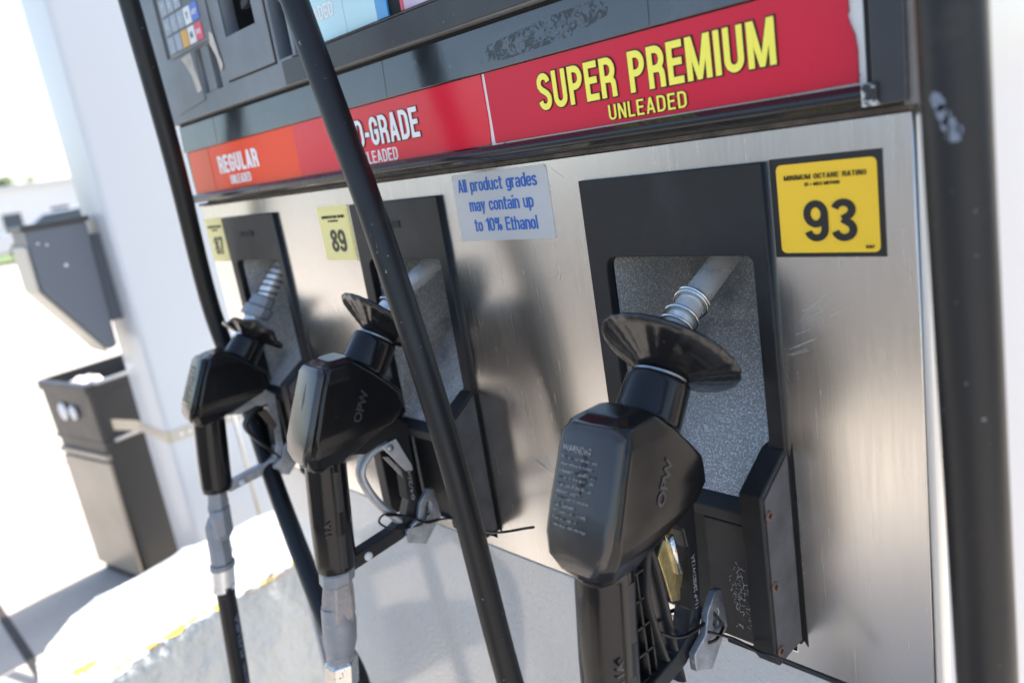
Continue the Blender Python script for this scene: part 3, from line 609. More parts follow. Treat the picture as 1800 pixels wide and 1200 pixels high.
def nozzle(name, loc, rot, kind, label):
    T = empty(name, loc); T.rotation_euler = rot
    tag(T, label, 'fuel nozzle', 'fuel nozzles hanging in the dispenser')
    link('nozzle_body', BODY.copy() if False else BODY, 'rubber', T)
    body_o = T.children[0]
    # front cover with warning text
    def psec(z, yf, w, c=.008, cr=.0003): return [(-w, yf+c, z), (-w*.86, yf, z), (0, yf-cr, z), (w*.86, yf, z), (w, yf+c, z), (w*.72, yf+.010, z), (-w*.72, yf+.010, z)]
    mb = MB(OFF); mb.loft([psec(-.1440, -.1350, .0210, .006), psec(-.1500, -.1385, .0285, .006), psec(-.196, -.1590, .0300, .006), psec(-.2130, -.1665, .0295, .006), psec(-.2260, -.1705, .0255), psec(-.2370, -.1690, .0150, .006)])
    pd = mb.build('scuff_cover', 'pad' if kind != 1 else 'rubber', T, bevel=.0022, seg=3)
    for p in pd.data.polygons: p.use_smooth = True
    pd.data.set_sharp_from_angle(angle=R(60))
    if kind != 2:
        uz = Vector((0, .415, .91)).normalized(); ux = Vector((1, 0, 0))
        lines = ['Only use under safe conditions', 'when vehicle is stationary', '> Automatic shut-off hazard', '   no open fire at nozzle', '> In case of fire do not', '   remove nozzle', '> No smoking/extinguish', '   all flames', '> Licensed drivers only', '> Do not top off', 'Refer to posted warnings']
        o0 = Vector((-.0185, -.1352-.0030, -.1700)) 
        nrm = Vector((0, -.91, .415)).normalized()
        def on(s): return Vector((-.0205, -.1420, -.1580)) - uz*s + nrm*.0007
        frame_text('warning_lettering', 'WARNING', on(.004), ux, uz, .025, .0050, 'faint', T, .015, off=OFF)
        for i, tx in enumerate(lines):
            wd = .0011*len(tx)+.004
            frame_text('warning_lettering', tx, on(.0092+i*.0045), ux, uz, min(.032, wd), .0028, 'faint', T, .0, off=OFF)
    # embossed makers' letters on the right flank and the strip on the grip
    ax = Vector((0, -.42, -.907))
    if kind != 1:
        frame_text('embossed_lettering', 'OPW', (.0301, -.1080, -.2080), (0, .50, .866), (0, -.866, .50), .033, .0085, 'emboss', T, .03, th=.0009, off=OFF)
        frame_text('embossed_lettering', '11A', (.0212, -.1600, -.3150), (0, .10, .995), (0, -.995, .10), .016, .0065, 'emboss', T, .02, th=.0009, off=OFF)
        for a_, b_ in (((-.1400, -.252), (-.1460, -.294)), ((-.1500, -.318), (-.1545, -.354))):
            A = Vector((0, *a_)); B_ = Vector((0, *b_)); u = (B_-A).normalized(); v = Vector((0, -u.z, u.y))
            xa = .0274 if a_[1] > -.22 else .0205; 
            ring = []
            for t in (0, .35, .5, 1):
                c = A.lerp(B_, t); x = .0272 if c.z > -.233 else .0210 if c.z < -.248 else .0235
                ring.append([Vector((x-.004, *(c-v*.0046).yz)), Vector((x-.0006, *(c-v*.0040).yz)), Vector((x-.0002, *(c).yz)), Vector((x-.0006, *(c+v*.0040).yz)), Vector((x-.004, *(c+v*.0046).yz))])
            MB(OFF).loft(ring).build('side_strip', 'strip', T)
    # neck ring, splash guard, spout
    MB(OFF).lathe([(.0170, -.001), (.0195, .0025), (.0195, .0040), (.0130, .0055)], NECK, NA, 40).build('neck_ring', 'galv', T, smooth=True, ang=40)
    def rip(r, h, th):
        k = max(0, (r-.014)/.040); kk = min(1, k*1.6)
        return (r*(1+.007*k*math.cos(22*th)), h+.00020*kk*math.sin(24*th)*(1+.5*math.sin(5*th))+.00040*math.sin(r*1250)*min(1, k*4))
    DC = NECK + NA*.0045
    pr = [(r_, h_*.86) for r_, h_ in [(.0110, .006), (.0135, .001), (.0170, .0014), (.0200, .0030), (.0230, .0048), (.026, .0064), (.029, .0078), (.032, .0092), (.035, .0106), (.038, .0120), (.041, .0134), (.0435, .0147), (.0460, .0160), (.0485, .0175), (.0508, .0192), (.0525, .0210), (.0530, .0228), (.0522, .0240), (.0500, .0232), (.0440, .0180), (.036, .0135), (.026, .0090), (.0150, .0050), (.0110, .006)]]
    if kind == 1:   # split and folded guard
        def rip2(r, h, th):
            k = max(0, (r-.014)/.040); return (r*(.86+.04*k*math.cos(6*th)), h + .010*k*k*math.cos(2*th+.9)+.0020*k*math.sin(9*th))
        MB(OFF).lathe(pr, NECK-NA*.004, (0, .66, .75), 140, rip2).build('splash_guard', 'disc', T, smooth=True)
    else:
        MB(OFF).lathe(pr, DC-DA*.002, DA, 168, rip).build('splash_guard', 'disc', T, smooth=True)
    sp = [Vector(p) for p in (((0, -.056, -.130), (0, -.042, -.1130), (0, -.022, -.0985), (0, .022, -.0770), (0, .055, -.0610), (0, .088, -.0460)) if kind != 1 else ((0, -.072, -.134), (0, -.056, -.115), (0, -.040, -.0965), (0, -.020, -.0710), (0, -.004, -.0510), (0, .012, -.0330)))]
    MB(OFF).tube(catmull(sp, 8), [.0104 if kind != 1 else .0118]*41, 28).build('spout', 'alu', T, smooth=True)
    pth = catmull(sp, 30)
    def at_(t): 
        i = min(len(pth)-2, int(t*(len(pth)-1))); return pth[i], (pth[i+1]-pth[i]).normalized()
    if kind == 1:
        hx = []
        for k in range(0, 260):
            t = .52+.40*k/260; c, d = at_(t); u = Vector((1, 0, 0)); v = d.cross(u); a = k/260*2*math.pi*5
            c = c.lerp(at_(min(1, t+.004))[0], .5)
            hx.append(c+(u*math.cos(a)+v*math.sin(a))*.0130)
        MB(OFF).tube(hx, .0014, 8).build('anti_drain_spring', 'rustwire', T, smooth=True)
        c, d = at_(.50)
        MB(OFF).lathe([(.0100, -.026), (.0215, -.026), (.0215, -.010), (.0180, -.008), (.0170, .006), (.0150, .009), (.0104, .009)], c, d, 12).build('spout_collar', 'greycast', T, bevel=.0008)
    else:
        for k, (t, r_, tl) in enumerate(((.33, .0127, .06), (.385, .0129, -.05), (.455, .0128, -.08), (.475, .0131, .10)) if kind == 0 else ((.43, .0124, .05), (.30, .0122, -.05))):
            c, d = at_(t); d = (d + Vector((tl, 0, tl))).normalized(); u = d.orthogonal().normalized(); v = d.cross(u)
            MB(OFF).tube([c+(u*math.cos(a)+v*math.sin(a))*r_ for a in [2*math.pi*i/36 for i in range(36)]], .0014, 8, closed=True).build('spring_ring', 'wire', T, smooth=True)
    # lever guard: a flat bent bar, outer and inner outline
    gm = 'guard' if kind != 1 else 'galv'
    outer = [(-.058, -.222), (-.0455, -.236), (-.0480, -.280), (-.0520, -.330), (-.0600, -.3480), (-.0780, -.3580), (-.1420, -.3680)]
    inner = [(-.1420, -.3530), (-.0880, -.3440), (-.0700, -.3360), (-.0630, -.320), (-.0600, -.270), (-.0630, -.2520), (-.0740, -.2440), (-.100, -.2500), (-.118, -.245)]
    hw = .0085
    MB(OFF).prism(outer + inner, 0, -hw, hw).build('lever_guard', gm, T, bevel=.0016, seg=2)
    MB(OFF).prism([(-.0605, -.268), (-.0590, -.268), (-.0625, -.318), (-.0640, -.318)], 0, -.0092, .0092).build('guard_groove', 'dark', T)
    if kind != 1:
        frame_text('guard_lettering', '11AP 25002W13A' if kind == 0 else '04/2009', (.0088, -.0555, -.3200), (0, .05, .998), (0, -.998, .05), .044, .0040, 'faint', T, .01, off=OFF)
    # rivet
    MB(OFF).lathe([(.0001, .0014), (.0042, .0010), (.0048, 0), (.0048, -.003)], (hw+.0006, -.1220, -.3590), (1, 0, 0), 20).build('rivet', 'dot', T, smooth=True)
    # hold-open rack inside guard
    if kind == 0:
        rk = MB(OFF); rk.box(-.008, -.006, -.124, -.106, -.350, -.262)
        for zz in (-.348, -.327, -.306, -.285, -.264): rk.box(-.0075, .004, -.1240, -.1060, zz, zz+.0016)
        for yy in (-.1155, -.1076): rk.box(-.0075, .004, yy, yy+.0020, -.348, -.264)
        rk.build('lever_rack', 'tie', T)
    # lever
    if kind == 0:
        lv = catmull([(0, -.0800, -.3720), (0, -.0960, -.2560), (0, -.1060, -.2760), (0, -.1060, -.2960), (0, -.0990, -.3300), (0, -.0950, -.3450)], 8)
        MB(OFF).tube(lv, .0042, 10, flat=(1.9, .8)).build('lever', 'guard', T, smooth=True)
        lt = MB(OFF).prism([(-.0930, -.2600), (-.0840, -.2500), (-.0780, -.2560), (-.0720, -.2930), (-.0740, -.3050), (-.0840, -.3010), (-.0880, -.2800)], 0, .0055, .0070).build('hold_open_latch', 'brass', T, bevel=.0004)
        sub(MB(OFF).tube([(.0078, -.0780, -.2500), (.0078, -.0720, -.2820)], .0030, 12).build('latch_pin', 'nut', None, smooth=True), lt)
        sub(MB(OFF).prism([(-.0800, -.2360), (-.0700, -.2340), (-.0680, -.2480), (-.0620, -.2900), (-.0660, -.3000), (-.0700, -.2960), (-.0760, -.2520)], 0, .0015, .0030).build('latch_arm', 'brass', None, bevel=.0004), lt)
        sub(MB(OFF).lathe([(.0001, .002), (.0026, .002), (.0032, .0), (.0032, -.006)], (.0072, -.0760, -.2410), (1, 0, 0), 16).build('latch_rivet', 'nut', None, smooth=True), lt)
    elif kind == 2:
        lv = catmull([(0, -.0700, -.2500), (0, -.0890, -.2520), (0, -.1040, -.2640), (0, -.1065, -.2800), (0, -.0950, -.3100), (0, -.0700, -.3480)], 8)
        MB(OFF).tube(lv, .0052, 12, flat=(1.6, .9)).build('lever', 'brightcast', T, smooth=True)
        lt = MB(OFF).prism([(-.0830, -.2470), (-.0640, -.2450), (-.0520, -.2800), (-.0520, -.2860), (-.0600, -.2840), (-.0740, -.2610)], 0, .0086, .0114).build('hold_open_latch', 'brightcast', T, bevel=.0006)
        sub(MB(OFF).lathe([(.0001, .002), (.0034, .0018), (.0040, .0), (.0040, -.004)], (.0122, -.0735, -.2520), (1, 0, 0), 18).build('latch_rivet', 'galv', None, smooth=True), lt)
        sub(MB(OFF).prism([(-.0800, -.2620), (-.0740, -.2640), (-.0540, -.3000), (-.0520, -.3060), (-.0580, -.3000)], 0, .002, .004).build('latch_tongue', 'warmcast', None), lt)
    else:
        for dx, mm in ((-.004, 'guard'), (.006, 'guard')):
            lv = catmull([(dx, -.0600, -.2480), (dx, -.0760, -.2500), (dx, -.0920, -.2640), (dx, -.0960, -.2780), (dx, -.0860, -.3000), (dx, -.0600, -.3420)], 8)
            MB(OFF).tube(lv, .0028, 10, flat=(1.2, .9)).build('lever', mm, T, smooth=True)
        MB(OFF).prism([(-.0760, -.2560), (-.0640, -.2540), (-.0540, -.2860), (-.0600, -.2920), (-.0680, -.2760)], 0, .006, .010).build('hold_open_latch', 'rustwire', T, bevel=.0006)
    # lock tab with slot at the guard corner
    tb = []
    outl = [(-.0760, -.3620), (-.0760, -.3480), (-.0600, -.3400), (-.0540, -.3240), (-.0420, -.3120), (-.0340, -.3140), (-.0310, -.3480), (-.0400, -.3560), (-.0560, -.3720)]
    cu = bpy.data.curves.new('c', 'CURVE'); cu.dimensions = '2D'; cu.fill_mode = 'BOTH'
    hol = [(-.0460+.0042*math.cos(a)+(.0016 if math.sin(a) > 0 else 0), -.3330+.0075*math.sin(a)) for a in [2*math.pi*i/16 for i in range(16)]]
    for poly in (outl, hol):
        sp_ = cu.splines.new('POLY'); sp_.points.add(len(poly)-1); sp_.use_cyclic_u = True
        for i, (a, b_) in enumerate(poly): sp_.points[i].co = (a, b_, 0, 1)
    cu.extrude = .0022; cu.bevel_depth = .0009; cu.offset = -.0009
    me = curve_mesh(cu); me.transform(Matrix(((0, 0, 1, .0130), (1, 0, 0, 0), (0, 1, 0, 0), (0, 0, 0, 1)))); me.transform(Matrix.Translation(-OFF))
    link('lock_tab', me, 'galv', T)
    # swivel below the grip
    def ring(c, r, n, ax_=(0, 0, 1), sx=1, ph=0):
        return [Vector(c)+Vector((math.cos(2*math.pi*k/n+ph)*r*sx, math.sin(2*math.pi*k/n+ph)*r, 0)) for k in range(n)]
    y0, dy = -.1555, -.20     # drifts outward going down
    def cc(z, dx=0, ddy=0): return (dx, y0+(z+.36)*-dy*-1*(-1)*.2/.2*1.0*0.16/.2*-1+ddy, z)
    def cz(z, dx=0, ddy=0): return (dx, y0+(z+.360)*.18+ddy, z)
    if kind == 1:
        s = MB(OFF); s.loft([ring(cz(-.356), .0135, 8), ring(cz(-.374), .0140, 8), ring(cz(-.378), .0150, 8), ring(cz(-.386), .0150, 8)])
        s.build('swivel', 'greycast', T, bevel=.0008)
        MB(OFF).loft([ring(cz(-.384, .004), .0150, 8), ring(cz(-.392, .006), .0150, 8), ring(cz(-.418, .0120, .002), .0140, 8, sx=.7), ring(cz(-.428, .0120, .002), .008, 8, sx=.6)]).build('swivel_elbow', 'greycast', T, bevel=.0012)
        MB(OFF).loft([ring(cz(-.398, -.009, -.003), .0110, 8, sx=.7), ring(cz(-.410, -.008, -.003), .0160, 8, sx=.85), ring(cz(-.455, -.002), .0160, 8), ring(cz(-.464), .0150, 8)]).build('swivel_elbow', 'greycast', T, bevel=.0014)
        MB(OFF).loft([ring(cz(-.464), .0178, 24), ring(cz(-.471), .0178, 24)]).build('swivel_nut', 'greycast', T, bevel=.0006)
        MB(OFF).loft([ring(cz(-.471), .0160, 28), ring(cz(-.503), .0160, 28)]).build('hose_ferrule', 'alu', T, smooth=True, ang=40)
    else:
        MB(OFF).loft([ring(cz(-.358), .0160, 8, ph=.3), ring(cz(-.362), .0190, 8, ph=.3), ring(cz(-.373), .0190, 8, ph=.3), ring(cz(-.376), .0160, 8, ph=.3)]).build('swivel_nut', 'greycast', T, bevel=.0008)
        MB(OFF).loft([ring(cz(-.374), .0165, 6, ph=.5), ring(cz(-.388), .0185, 6, ph=.5), ring(cz(-.412), .0195, 6, ph=.5), ring(cz(-.424), .0160, 6, ph=.5), ring(cz(-.428), .010, 6, ph=.5)]).build('swivel', 'warmcast', T, bevel=.0016, seg=3)
        MB(OFF).loft([ring(cz(-.398, 0, -.003), .0160, 20), ring(cz(-.420), .0185, 20), ring(cz(-.440), .0180, 20), ring(cz(-.452), .0150, 20)]).build('swivel_elbow', 'greycast', T, smooth=True, ang=40)
        MB(OFF).loft([ring(cz(-.4515), .0140, 20), ring(cz(-.4560), .0160, 20), ring(cz(-.4570), .0150, 20), ring(cz(-.4600), .0150, 20)]).build('swivel_neck', 'warmcast', T, smooth=True, ang=40)
        MB(OFF).loft([ring(cz(-.4590), .0150, 6, ph=.2), ring(cz(-.4620), .0185, 6, ph=.2), ring(cz(-.4900), .0185, 6, ph=.2), ring(cz(-.4930), .0160, 6, ph=.2)]).build('coupling_nut', 'nut', T, bevel=.0012, seg=3)
    return T
def nloc(x, dy=0, dz=0): return (x, OFF.y+dy, OFF.z+dz+G)
n3 = nozzle('fuel_nozzle', nloc(-.063, 0, -.004), (0, 0, 0), 0, 'large black fuel nozzle in the nearest holder under the SUPER PREMIUM sign')
n2 = nozzle('fuel_nozzle', nloc(-.4400, 0, 0), (0, 0, R(-6)), 2, 'black fuel nozzle with silver trigger in the middle holder, behind the long diagonal hose')
n1 = nozzle('fuel_nozzle', nloc(-.796, .020, .0), (0, 0, R(-7)), 1, 'black fuel nozzle with split splash guard and coiled spout in the far left holder')

for o in n1.children:
    if not o.name.startswith(('swivel', 'hose_')): o.scale = (1.0, .98, .87)
# zip ties
def tie(name, pts, label, r=.0014):
    o = MB().tube(catmull(pts, 10), r, 8, flat=(1, .9)).build(name, 'tie', None, smooth=True)
    return tag(o, label, 'zip tie')
def nz(x, y, z): return (x, y, z+G)
x3, x2 = -.063, -.4400
R2 = Matrix.Translation(n2.location) @ Matrix.Rotation(R(-6), 4, 'Z')
def n2p(x, y, z): return tuple(R2 @ Vector((x-x2, y-OFF.y, z-OFF.z)))
tie('zip_tie', [nz(x3+.004, -.1010, -.322), nz(x3+.0115, -.088, -.331), nz(x3+.0125, -.070, -.336), nz(x3+.0135, -.060, -.336), nz(x3+.010, -.052, -.337), nz(x3-.008, -.052, -.333), nz(x3-.010, -.085, -.326), nz(x3+.002, -.100, -.321)], 'black zip tie round the lever and guard of the nearest nozzle', .0016)
tie('zip_tie', [nz(x3+.0110, -.045, -.331), nz(x3+.0175, -.0430, -.340), nz(x3+.0180, -.0400, -.3475), nz(x3+.0200, -.0540, -.350), nz(x3+.0120, -.060, -.353)], 'short black zip tie looped through the lock tab of the nearest nozzle', .0013)
tie('zip_tie', [P(1245, 1110, 0, x3+.02), P(1290, 1122, 0, x3+.03), P(1335, 1145, 1, -.052), P(1380, 1160, 1, -.046), P(1480, 1205, 1, -.030)], 'long loose zip tie tail running along the bottom edge of the steel panel', .0012)
tie('zip_tie', [n2p(x2+.012, -.094, -.322), n2p(x2+.0145, -.073, -.331), n2p(x2+.016, -.058, -.343), n2p(x2+.018, -.050, -.348), n2p(x2+.018, -.030, -.352), n2p(x2+.03, .0-.012, -.3560), P(860, 935, 1, -.052), P(938, 926, 1, -.060)], 'black zip tie with a long free end sticking out beside the diagonal hose', .0014)
tie('zip_tie', [n2p(x2+.018, -.047, -.331), n2p(x2+.019, -.056, -.3445), n2p(x2+.015, -.068, -.3460), n2p(x2+.013, -.090, -.3400), n2p(x2+.004, -.100, -.330), n2p(x2+.009, -.092, -.322), n2p(x2+.016, -.070, -.3330), n2p(x2+.019, -.056, -.3445)], 'black zip tie knotted round the silver trigger of the middle nozzle', .0013)

# ------------------------------------------------------------------ hoses
def hose(pts, r, label, n=12):
    o = MB().tube(catmull(pts, n), r, 24).build('fuel_hose', 'hose', None, smooth=True)
    return tag(o, label, 'hose', 'fuel hoses')
def nb(nx, z=-.49): return nz(nx, -.1555+(z+.36)*.18, z)
h1 = [nz(-.7960, -.160, -.496), nz(-.796, -.1715, -.62), nz(-.796, -.188, -.80), nz(-.735, -.175, -.93), nz(-.66, -.155, -.97), nz(-.605, -.135, -.90),
      P(640, 1240, 1, -.125), P(575, 1090, 1, -.115), P(490, 870, 1, -.07), P(436, 710, 1, -.040), P(371, 540, 1, -.045), P(305, 280, 1, -.060), P(226, 0, 1, -.070), P(200, -90, 1, -.07), nz(-.86, -.05, .55), nz(-.86, .02, .85)]
hose(h1, .0130, 'black hose with white printing running from the far left nozzle up past the dispenser edge')
h2 = [nz(x2, -.179, -.485), nz(x2+.002, -.195, -.60), nz(x2+.02, -.21, -.80), nz(x2+.08, -.20, -.95), nz(x2+.14, -.15, -.93), nz(x2+.155, -.11, -.80),
      P(990, 1420, 1, -.09), P(905, 1225, 1, -.082), P(792, 800, 1, -.078), P(670, 420, 1, -.078), P(590, 200, 1, -.078), P(517, 0, 1, -.078), P(485, -90, 1, -.078), nz(-.42, -.05, .55), nz(-.42, .02, .85)]
hose(h2, .0132, 'long black hose crossing the middle nozzle diagonally in front of the MID-GRADE sign')
h3 = [nz(x3, -.179, -.485), nz(x3, -.195, -.60), nz(x3+.02, -.21, -.80), nz(x3+.09, -.20, -.95), nz(x3+.18, -.16, -.93), nz(x3+.215, -.12, -.80), nz(.163, -.10, -.45),
      P(1735, 1200, 1, -.10), P(1708, 700, 1, -.10), P(1672, 0, 1, -.10), nz(.149, -.10, .25), nz(.14, -.06, .55), nz(.12, .02, .85)]
hose(h3, .0142, 'thick blurred black hose hanging closest, at the right beside the steel panel')
hoses = [o for o in C.objects if o.name.startswith('fuel_hose')]
# rub mark on the near hose, printing on the far one
mbk = MB(); rnd = random.Random(2)
for (px, py, rr) in ((1650, 180, .0030), (1658, 200, .0036), (1668, 220, .0030), (1676, 236, .0034), (1645, 172, .0022), (1688, 228, .0018)):
    c = P(px, py, 1, -.1138); k = 9
    mbk.add([c+Vector((math.cos(2*math.pi*j/k)*rr*rnd.uniform(.6, 1.2), -.0003, math.sin(2*math.pi*j/k)*rr*rnd.uniform(.8, 1.5))) for j in range(k)], [tuple(range(k))])
mk = mbk.build('rub_mark', mat('pale_rub', (.17, .20, .25), .5)); sub(mk, hoses[2])
HPR = mat('hose_print', (.16, .20, .27), .5)
for s_, z0_, ln, hh in (('FUTURA', -.605, .066, .0062), ('FLEXSTEEL', -.668, .056, .0040), ('GOODYEAR', -.735, .060, .0044)):
    nn = Vector((.93, .36, 0)).normalized(); uz_ = nn.cross(Vector((0, -.095, 1)).normalized()) 
    c_ = Vector(nz(-.796, -.1605+(z0_+.498)*.093, z0_)) + nn*.01305
    frame_text('hose_lettering', s_, c_ - uz_*hh*.5, (0, -.095*-1*1.0, 1), uz_, ln, hh, HPR, hoses[0], .02)

# ------------------------------------------------------------------ curb block, column, bin, towel box
BT = -.80
def top(px, py, z=BT): v = P(px, py, 2, z); return (v.x, v.y)
outl = [top(530, 985), top(450, 1032), top(370, 1080), top(300, 1120), top(200, 1190), (-1.2607, -0.2998), (-1.3126, -0.3387), (-1.3905, -0.3561), (-1.4771, -0.3431), top(80, 1132), top(95, 1108), top(120, 1085), top(163, 1052), top(222, 1022), top(290, 982), (-1.697, 0.0379), (-1.6849, 0.0777), (-1.6719, 0.8864), (-1.3472, 0.8864), (-1.3516, 0.4535)]
rnd = random.Random(9)
def densify(poly, step=.03, amp=.006):
    out = []
    for i, a in enumerate(poly):
        b_ = poly[(i+1) % len(poly)]; n = max(1, int(math.dist(a, b_)/step))
        for k in range(n):
            t = k/n; out.append((a[0]+(b_[0]-a[0])*t+rnd.uniform(-amp, amp), a[1]+(b_[1]-a[1])*t+rnd.uniform(-amp, amp)))
    return out
op = densify(outl); n_ = len(op); cx = sum(p[0] for p in op)/n_; cy = sum(p[1] for p in op)/n_
rings = []
for (s_, z_, j) in ((1.0, 0, .002), (1.004, .08, .005), (1.0, .16, .006), (1.003, .24, .006), (.998, .322, .007), (.994, .350, .005), (.988, .365, .0035), (.975, .370, .001)):
    rings.append([(cx+(x-cx)*s_+rnd.uniform(-j, j), cy+(y-cy)*s_+rnd.uniform(-j, j), z_+rnd.uniform(-j, j)*.5 if z_ else 0) for x, y in op])
blk = MB().loft(rings).build('concrete_curb', 'block', None, smooth=True, ang=50)
tag(blk, 'chipped white painted concrete curb block under the white column', 'curb')
ysx = MB(); ypts = [top(*q, BT+.001) for q in ((215, 1165), (260, 1136), (300, 1112), (345, 1085), (380, 1062))]
def ribbon(pts, z, w, m, name, parent, seed=1):
    r_ = random.Random(seed); mb = MB(); L_, R2 = [], []
    P_ = [Vector((x, y, 0)) for x, y in densify(pts, .012, .003)][:-max(1, len(densify(pts, .012, .003))//2 - 1)] if False else [Vector((*p, 0)) for p in pts]
    Q = catmull(P_, 8)
    for i in range(len(Q)):
        t = (Q[min(i+1, len(Q)-1)]-Q[max(i-1, 0)]).normalized(); nn = Vector((-t.y, t.x, 0)); ww = w*r_.uniform(.25, 1.2)
        j = nn*r_.uniform(-w*.5, w*.5)
        L_.append(Q[i]+nn*ww+j+Vector((0, 0, z))); R2.append(Q[i]-nn*ww+j+Vector((0, 0, z)))
    k = len(Q); mb.add(L_+R2, [(i, i+1, k+i+1, k+i) for i in range(k-1)])
    return mb.build(name, m, parent)
ribbon([top(200, 1178), top(240, 1150), top(300, 1112), top(345, 1085), top(400, 1052)], .3715, .005, 'yellowpaint', 'yellow_paint_line', blk)
ribbon([top(440, 1045), top(480, 1020), top(500, 1008), top(535, 988)], .3712, .006, 'crack', 'crack', blk, 3)
ribbon([top(340, 998), top(380, 980), top(400, 970), top(440, 948), top(500, 918)], .3713, .0035, 'crack', 'crack', blk, 4)
ribbon([top(265, 1040), top(283, 1033)], .3713, .003, 'crack', 'crack', blk, 5)
rnd = random.Random(31)
def chips(pts, n, rad, spread, m, name, z=.3716):
    mb = MB()
    for i in range(n):
        a, b_ = pts[rnd.randrange(len(pts)-1):][:2]; t = rnd.random(); c = Vector((a[0]+(b_[0]-a[0])*t+rnd.gauss(0, spread), a[1]+(b_[1]-a[1])*t+rnd.gauss(0, spread), z+rnd.uniform(0, .0008)))
        r_ = rad*rnd.uniform(.3, 1.3); k = rnd.randint(5, 8)
        mb.add([c+Vector((math.cos(2*math.pi*j/k)*r_*rnd.uniform(.5, 1.3), math.sin(2*math.pi*j/k)*r_*rnd.uniform(.5, 1.8), 0)) for j in range(k)], [tuple(range(k))])
    return mb.build(name, m, blk)
edge = [top(250, 1150), top(300, 1117), top(370, 1077), top(450, 1030), top(525, 985)]
chips(edge, 16, .009, .005, 'yellowpaint', 'flaked_yellow_paint'); chips(edge, 14, .008, .006, 'crack', 'chipped_edge', .3720)
# column
def rbox(x0, x1, y0, y1, z0, z1, r, n=6):
    p = rrect(x0, x1, y0, y1, r, n); return [[(x, y, z0) for x, y in p], [(x, y, z1) for x, y in p]]
col = MB().loft(rbox(-2.225, -2.0, .168, .57, .0, 5.2, .018)).build('canopy_column', 'colpaint', None, smooth=True, ang=40)
tag(col, 'square white painted canopy column standing right behind the curb block', 'column')
MB().loft(rbox(-2.245, -1.992, .150, .60, .0, .012, .01)).build('base_plate', 'colpaint', col)
# bin (turned a little)
bx = empty('trash_can', (-2.585, .265, 0), R(10.5)); tag(bx, 'tall dark grey trash can with open top strapped to the white column', 'trash can')
W_, Dp, H_ = .175, .21, .70
def tap(z0, z1, s0, s1, r=.02, th=None):
    a = [(x*s0, y*s0, z0) for x, y in rrect(-W_, W_, -Dp, Dp, r, 4)]; b_ = [(x*s1, y*s1, z1) for x, y in rrect(-W_, W_, -Dp, Dp, r, 4)]; return [a, b_]
MB().loft(tap(0, .50, .90, .96) + [[(x, y, z) for x, y, z in tap(.50, .505, 1, .985)[1]]] + [tap(0, .7, 1, .985)[1]][:0]).build('bin_body', 'can', bx, bevel=.004)
up = MB(); a = tap(.505, .70, .975, 1.0); inn = [[(x*.93, y*.92, .70) for x, y in rrect(-W_, W_, -Dp, Dp, .02, 4)], [(x*.90, y*.9, .52) for x, y in rrect(-W_, W_, -Dp, Dp, .02, 4)]]
up.loft([a[0], a[1], inn[0], inn[1]]); up.build('bin_top', 'can', bx)
MB().loft([[(x*1.03, y*1.03, .672) for x, y in rrect(-W_, W_, -Dp, Dp, .02, 4)], [(x*1.03, y*1.03, .700) for x, y in rrect(-W_, W_, -Dp, Dp, .02, 4)],
           [(x*.95, y*.95, .704) for x, y in rrect(-W_, W_, -Dp, Dp, .02, 4)], [(x*.95, y*.95, .672) for x, y in rrect(-W_, W_, -Dp, Dp, .02, 4)]], closed=True).build('rim', 'can', bx, bevel=.003)
MB().prism([(-.150, .035), (.150, .035), (.160, .44), (-.160, .44)], 1, -Dp*.985, -Dp*.93).build('front_panel', 'binlit', bx, bevel=.006)
MB().box(-.165, .165, -Dp*1.0, -Dp*.93, .450, .468).build('panel_lip', 'binlit', bx, bevel=.003)
MB().box(-W_*.985, W_*.985, -Dp*.985, Dp*.985, .500, .512).build('waist_band', 'can', bx, bevel=.004)
for (x, w2) in ((-.035, .030), (.035, .024)):
    MB().lathe([(.0001, .004), (w2*.8, .004), (w2, .002), (w2, -.002)], (x, -Dp*1.0-.004, .605), (0, -1, 0), 20).build('glare_disc', 'keyw', bx, smooth=True)  # white discs standing for blurry reflections on the bin
MB().tube([(W_*1.0+.006, -Dp*.9, .703), (W_*1.0+.006, Dp*.9, .703)], .006, 10).build('rim_bar', 'edge_steel', bx, smooth=True)
MB().tube([(W_*1.0+.010, -Dp*.85, .512), (W_*1.0+.010, Dp*.95, .512)], .006, 10).build('side_bar', 'edge_steel', bx, smooth=True)
MB().tube(catmull([(W_+.010, -.02, .535), (W_+.012, .04, .545), (W_+.010, .05, .515)], 6), .003, 8).build('hook', 'edge_steel', bx, smooth=True)
litter = MB().lathe([(.001, .03), (.03, .026), (.055, .010), (.045, -.02), (.001, -.03)], (-2.50, .13, .672), (0, .2, 1), 18, lambda r, h, t: (r*(1+.25*math.sin(3*t)), h+.012*math.sin(4*t+r*60))).build('litter', 'bag', None, smooth=True)
tag(litter, 'crumpled white litter lying in the top of the trash can', 'litter')
# perforated strap round the column
stp = MB(); z0 = -.605+G; hgt = .017
path = [(-2.36, .125), (-2.32, .1400), (-2.235, .1655)] + [(-2.02+.0, .1655)] + [(-2.0-.018+.0205*math.sin(R(a)), .168+.018-.0205*math.cos(R(a))) for a in (20, 45, 70)] + [(-1.9975, .20), (-1.9975, .57)]
L_ = [(x, y, z0-hgt) for x, y in path]; U_ = [(x, y, z0+hgt) for x, y in path]; k = len(path)
st = MB().add(L_+U_, [(i, i+1, k+i+1, k+i) for i in range(k-1)]).build('metal_strap', 'strap'); so = st.modifiers.new('s', 'SOLIDIFY'); so.thickness = .002; so.offset = 1
tag(st, 'perforated metal strap wrapped round the white column', 'strap')
hl_ = MB()
for i in range(14): hl_.lathe([(.0001, .0006), (.0055, .0006), (.0055, -.0005)], (-1.9950, .205+i*.024, z0), (1, 0, 0), 10)
hl_.build('strap_holes', 'bag', st); hl_ = MB()
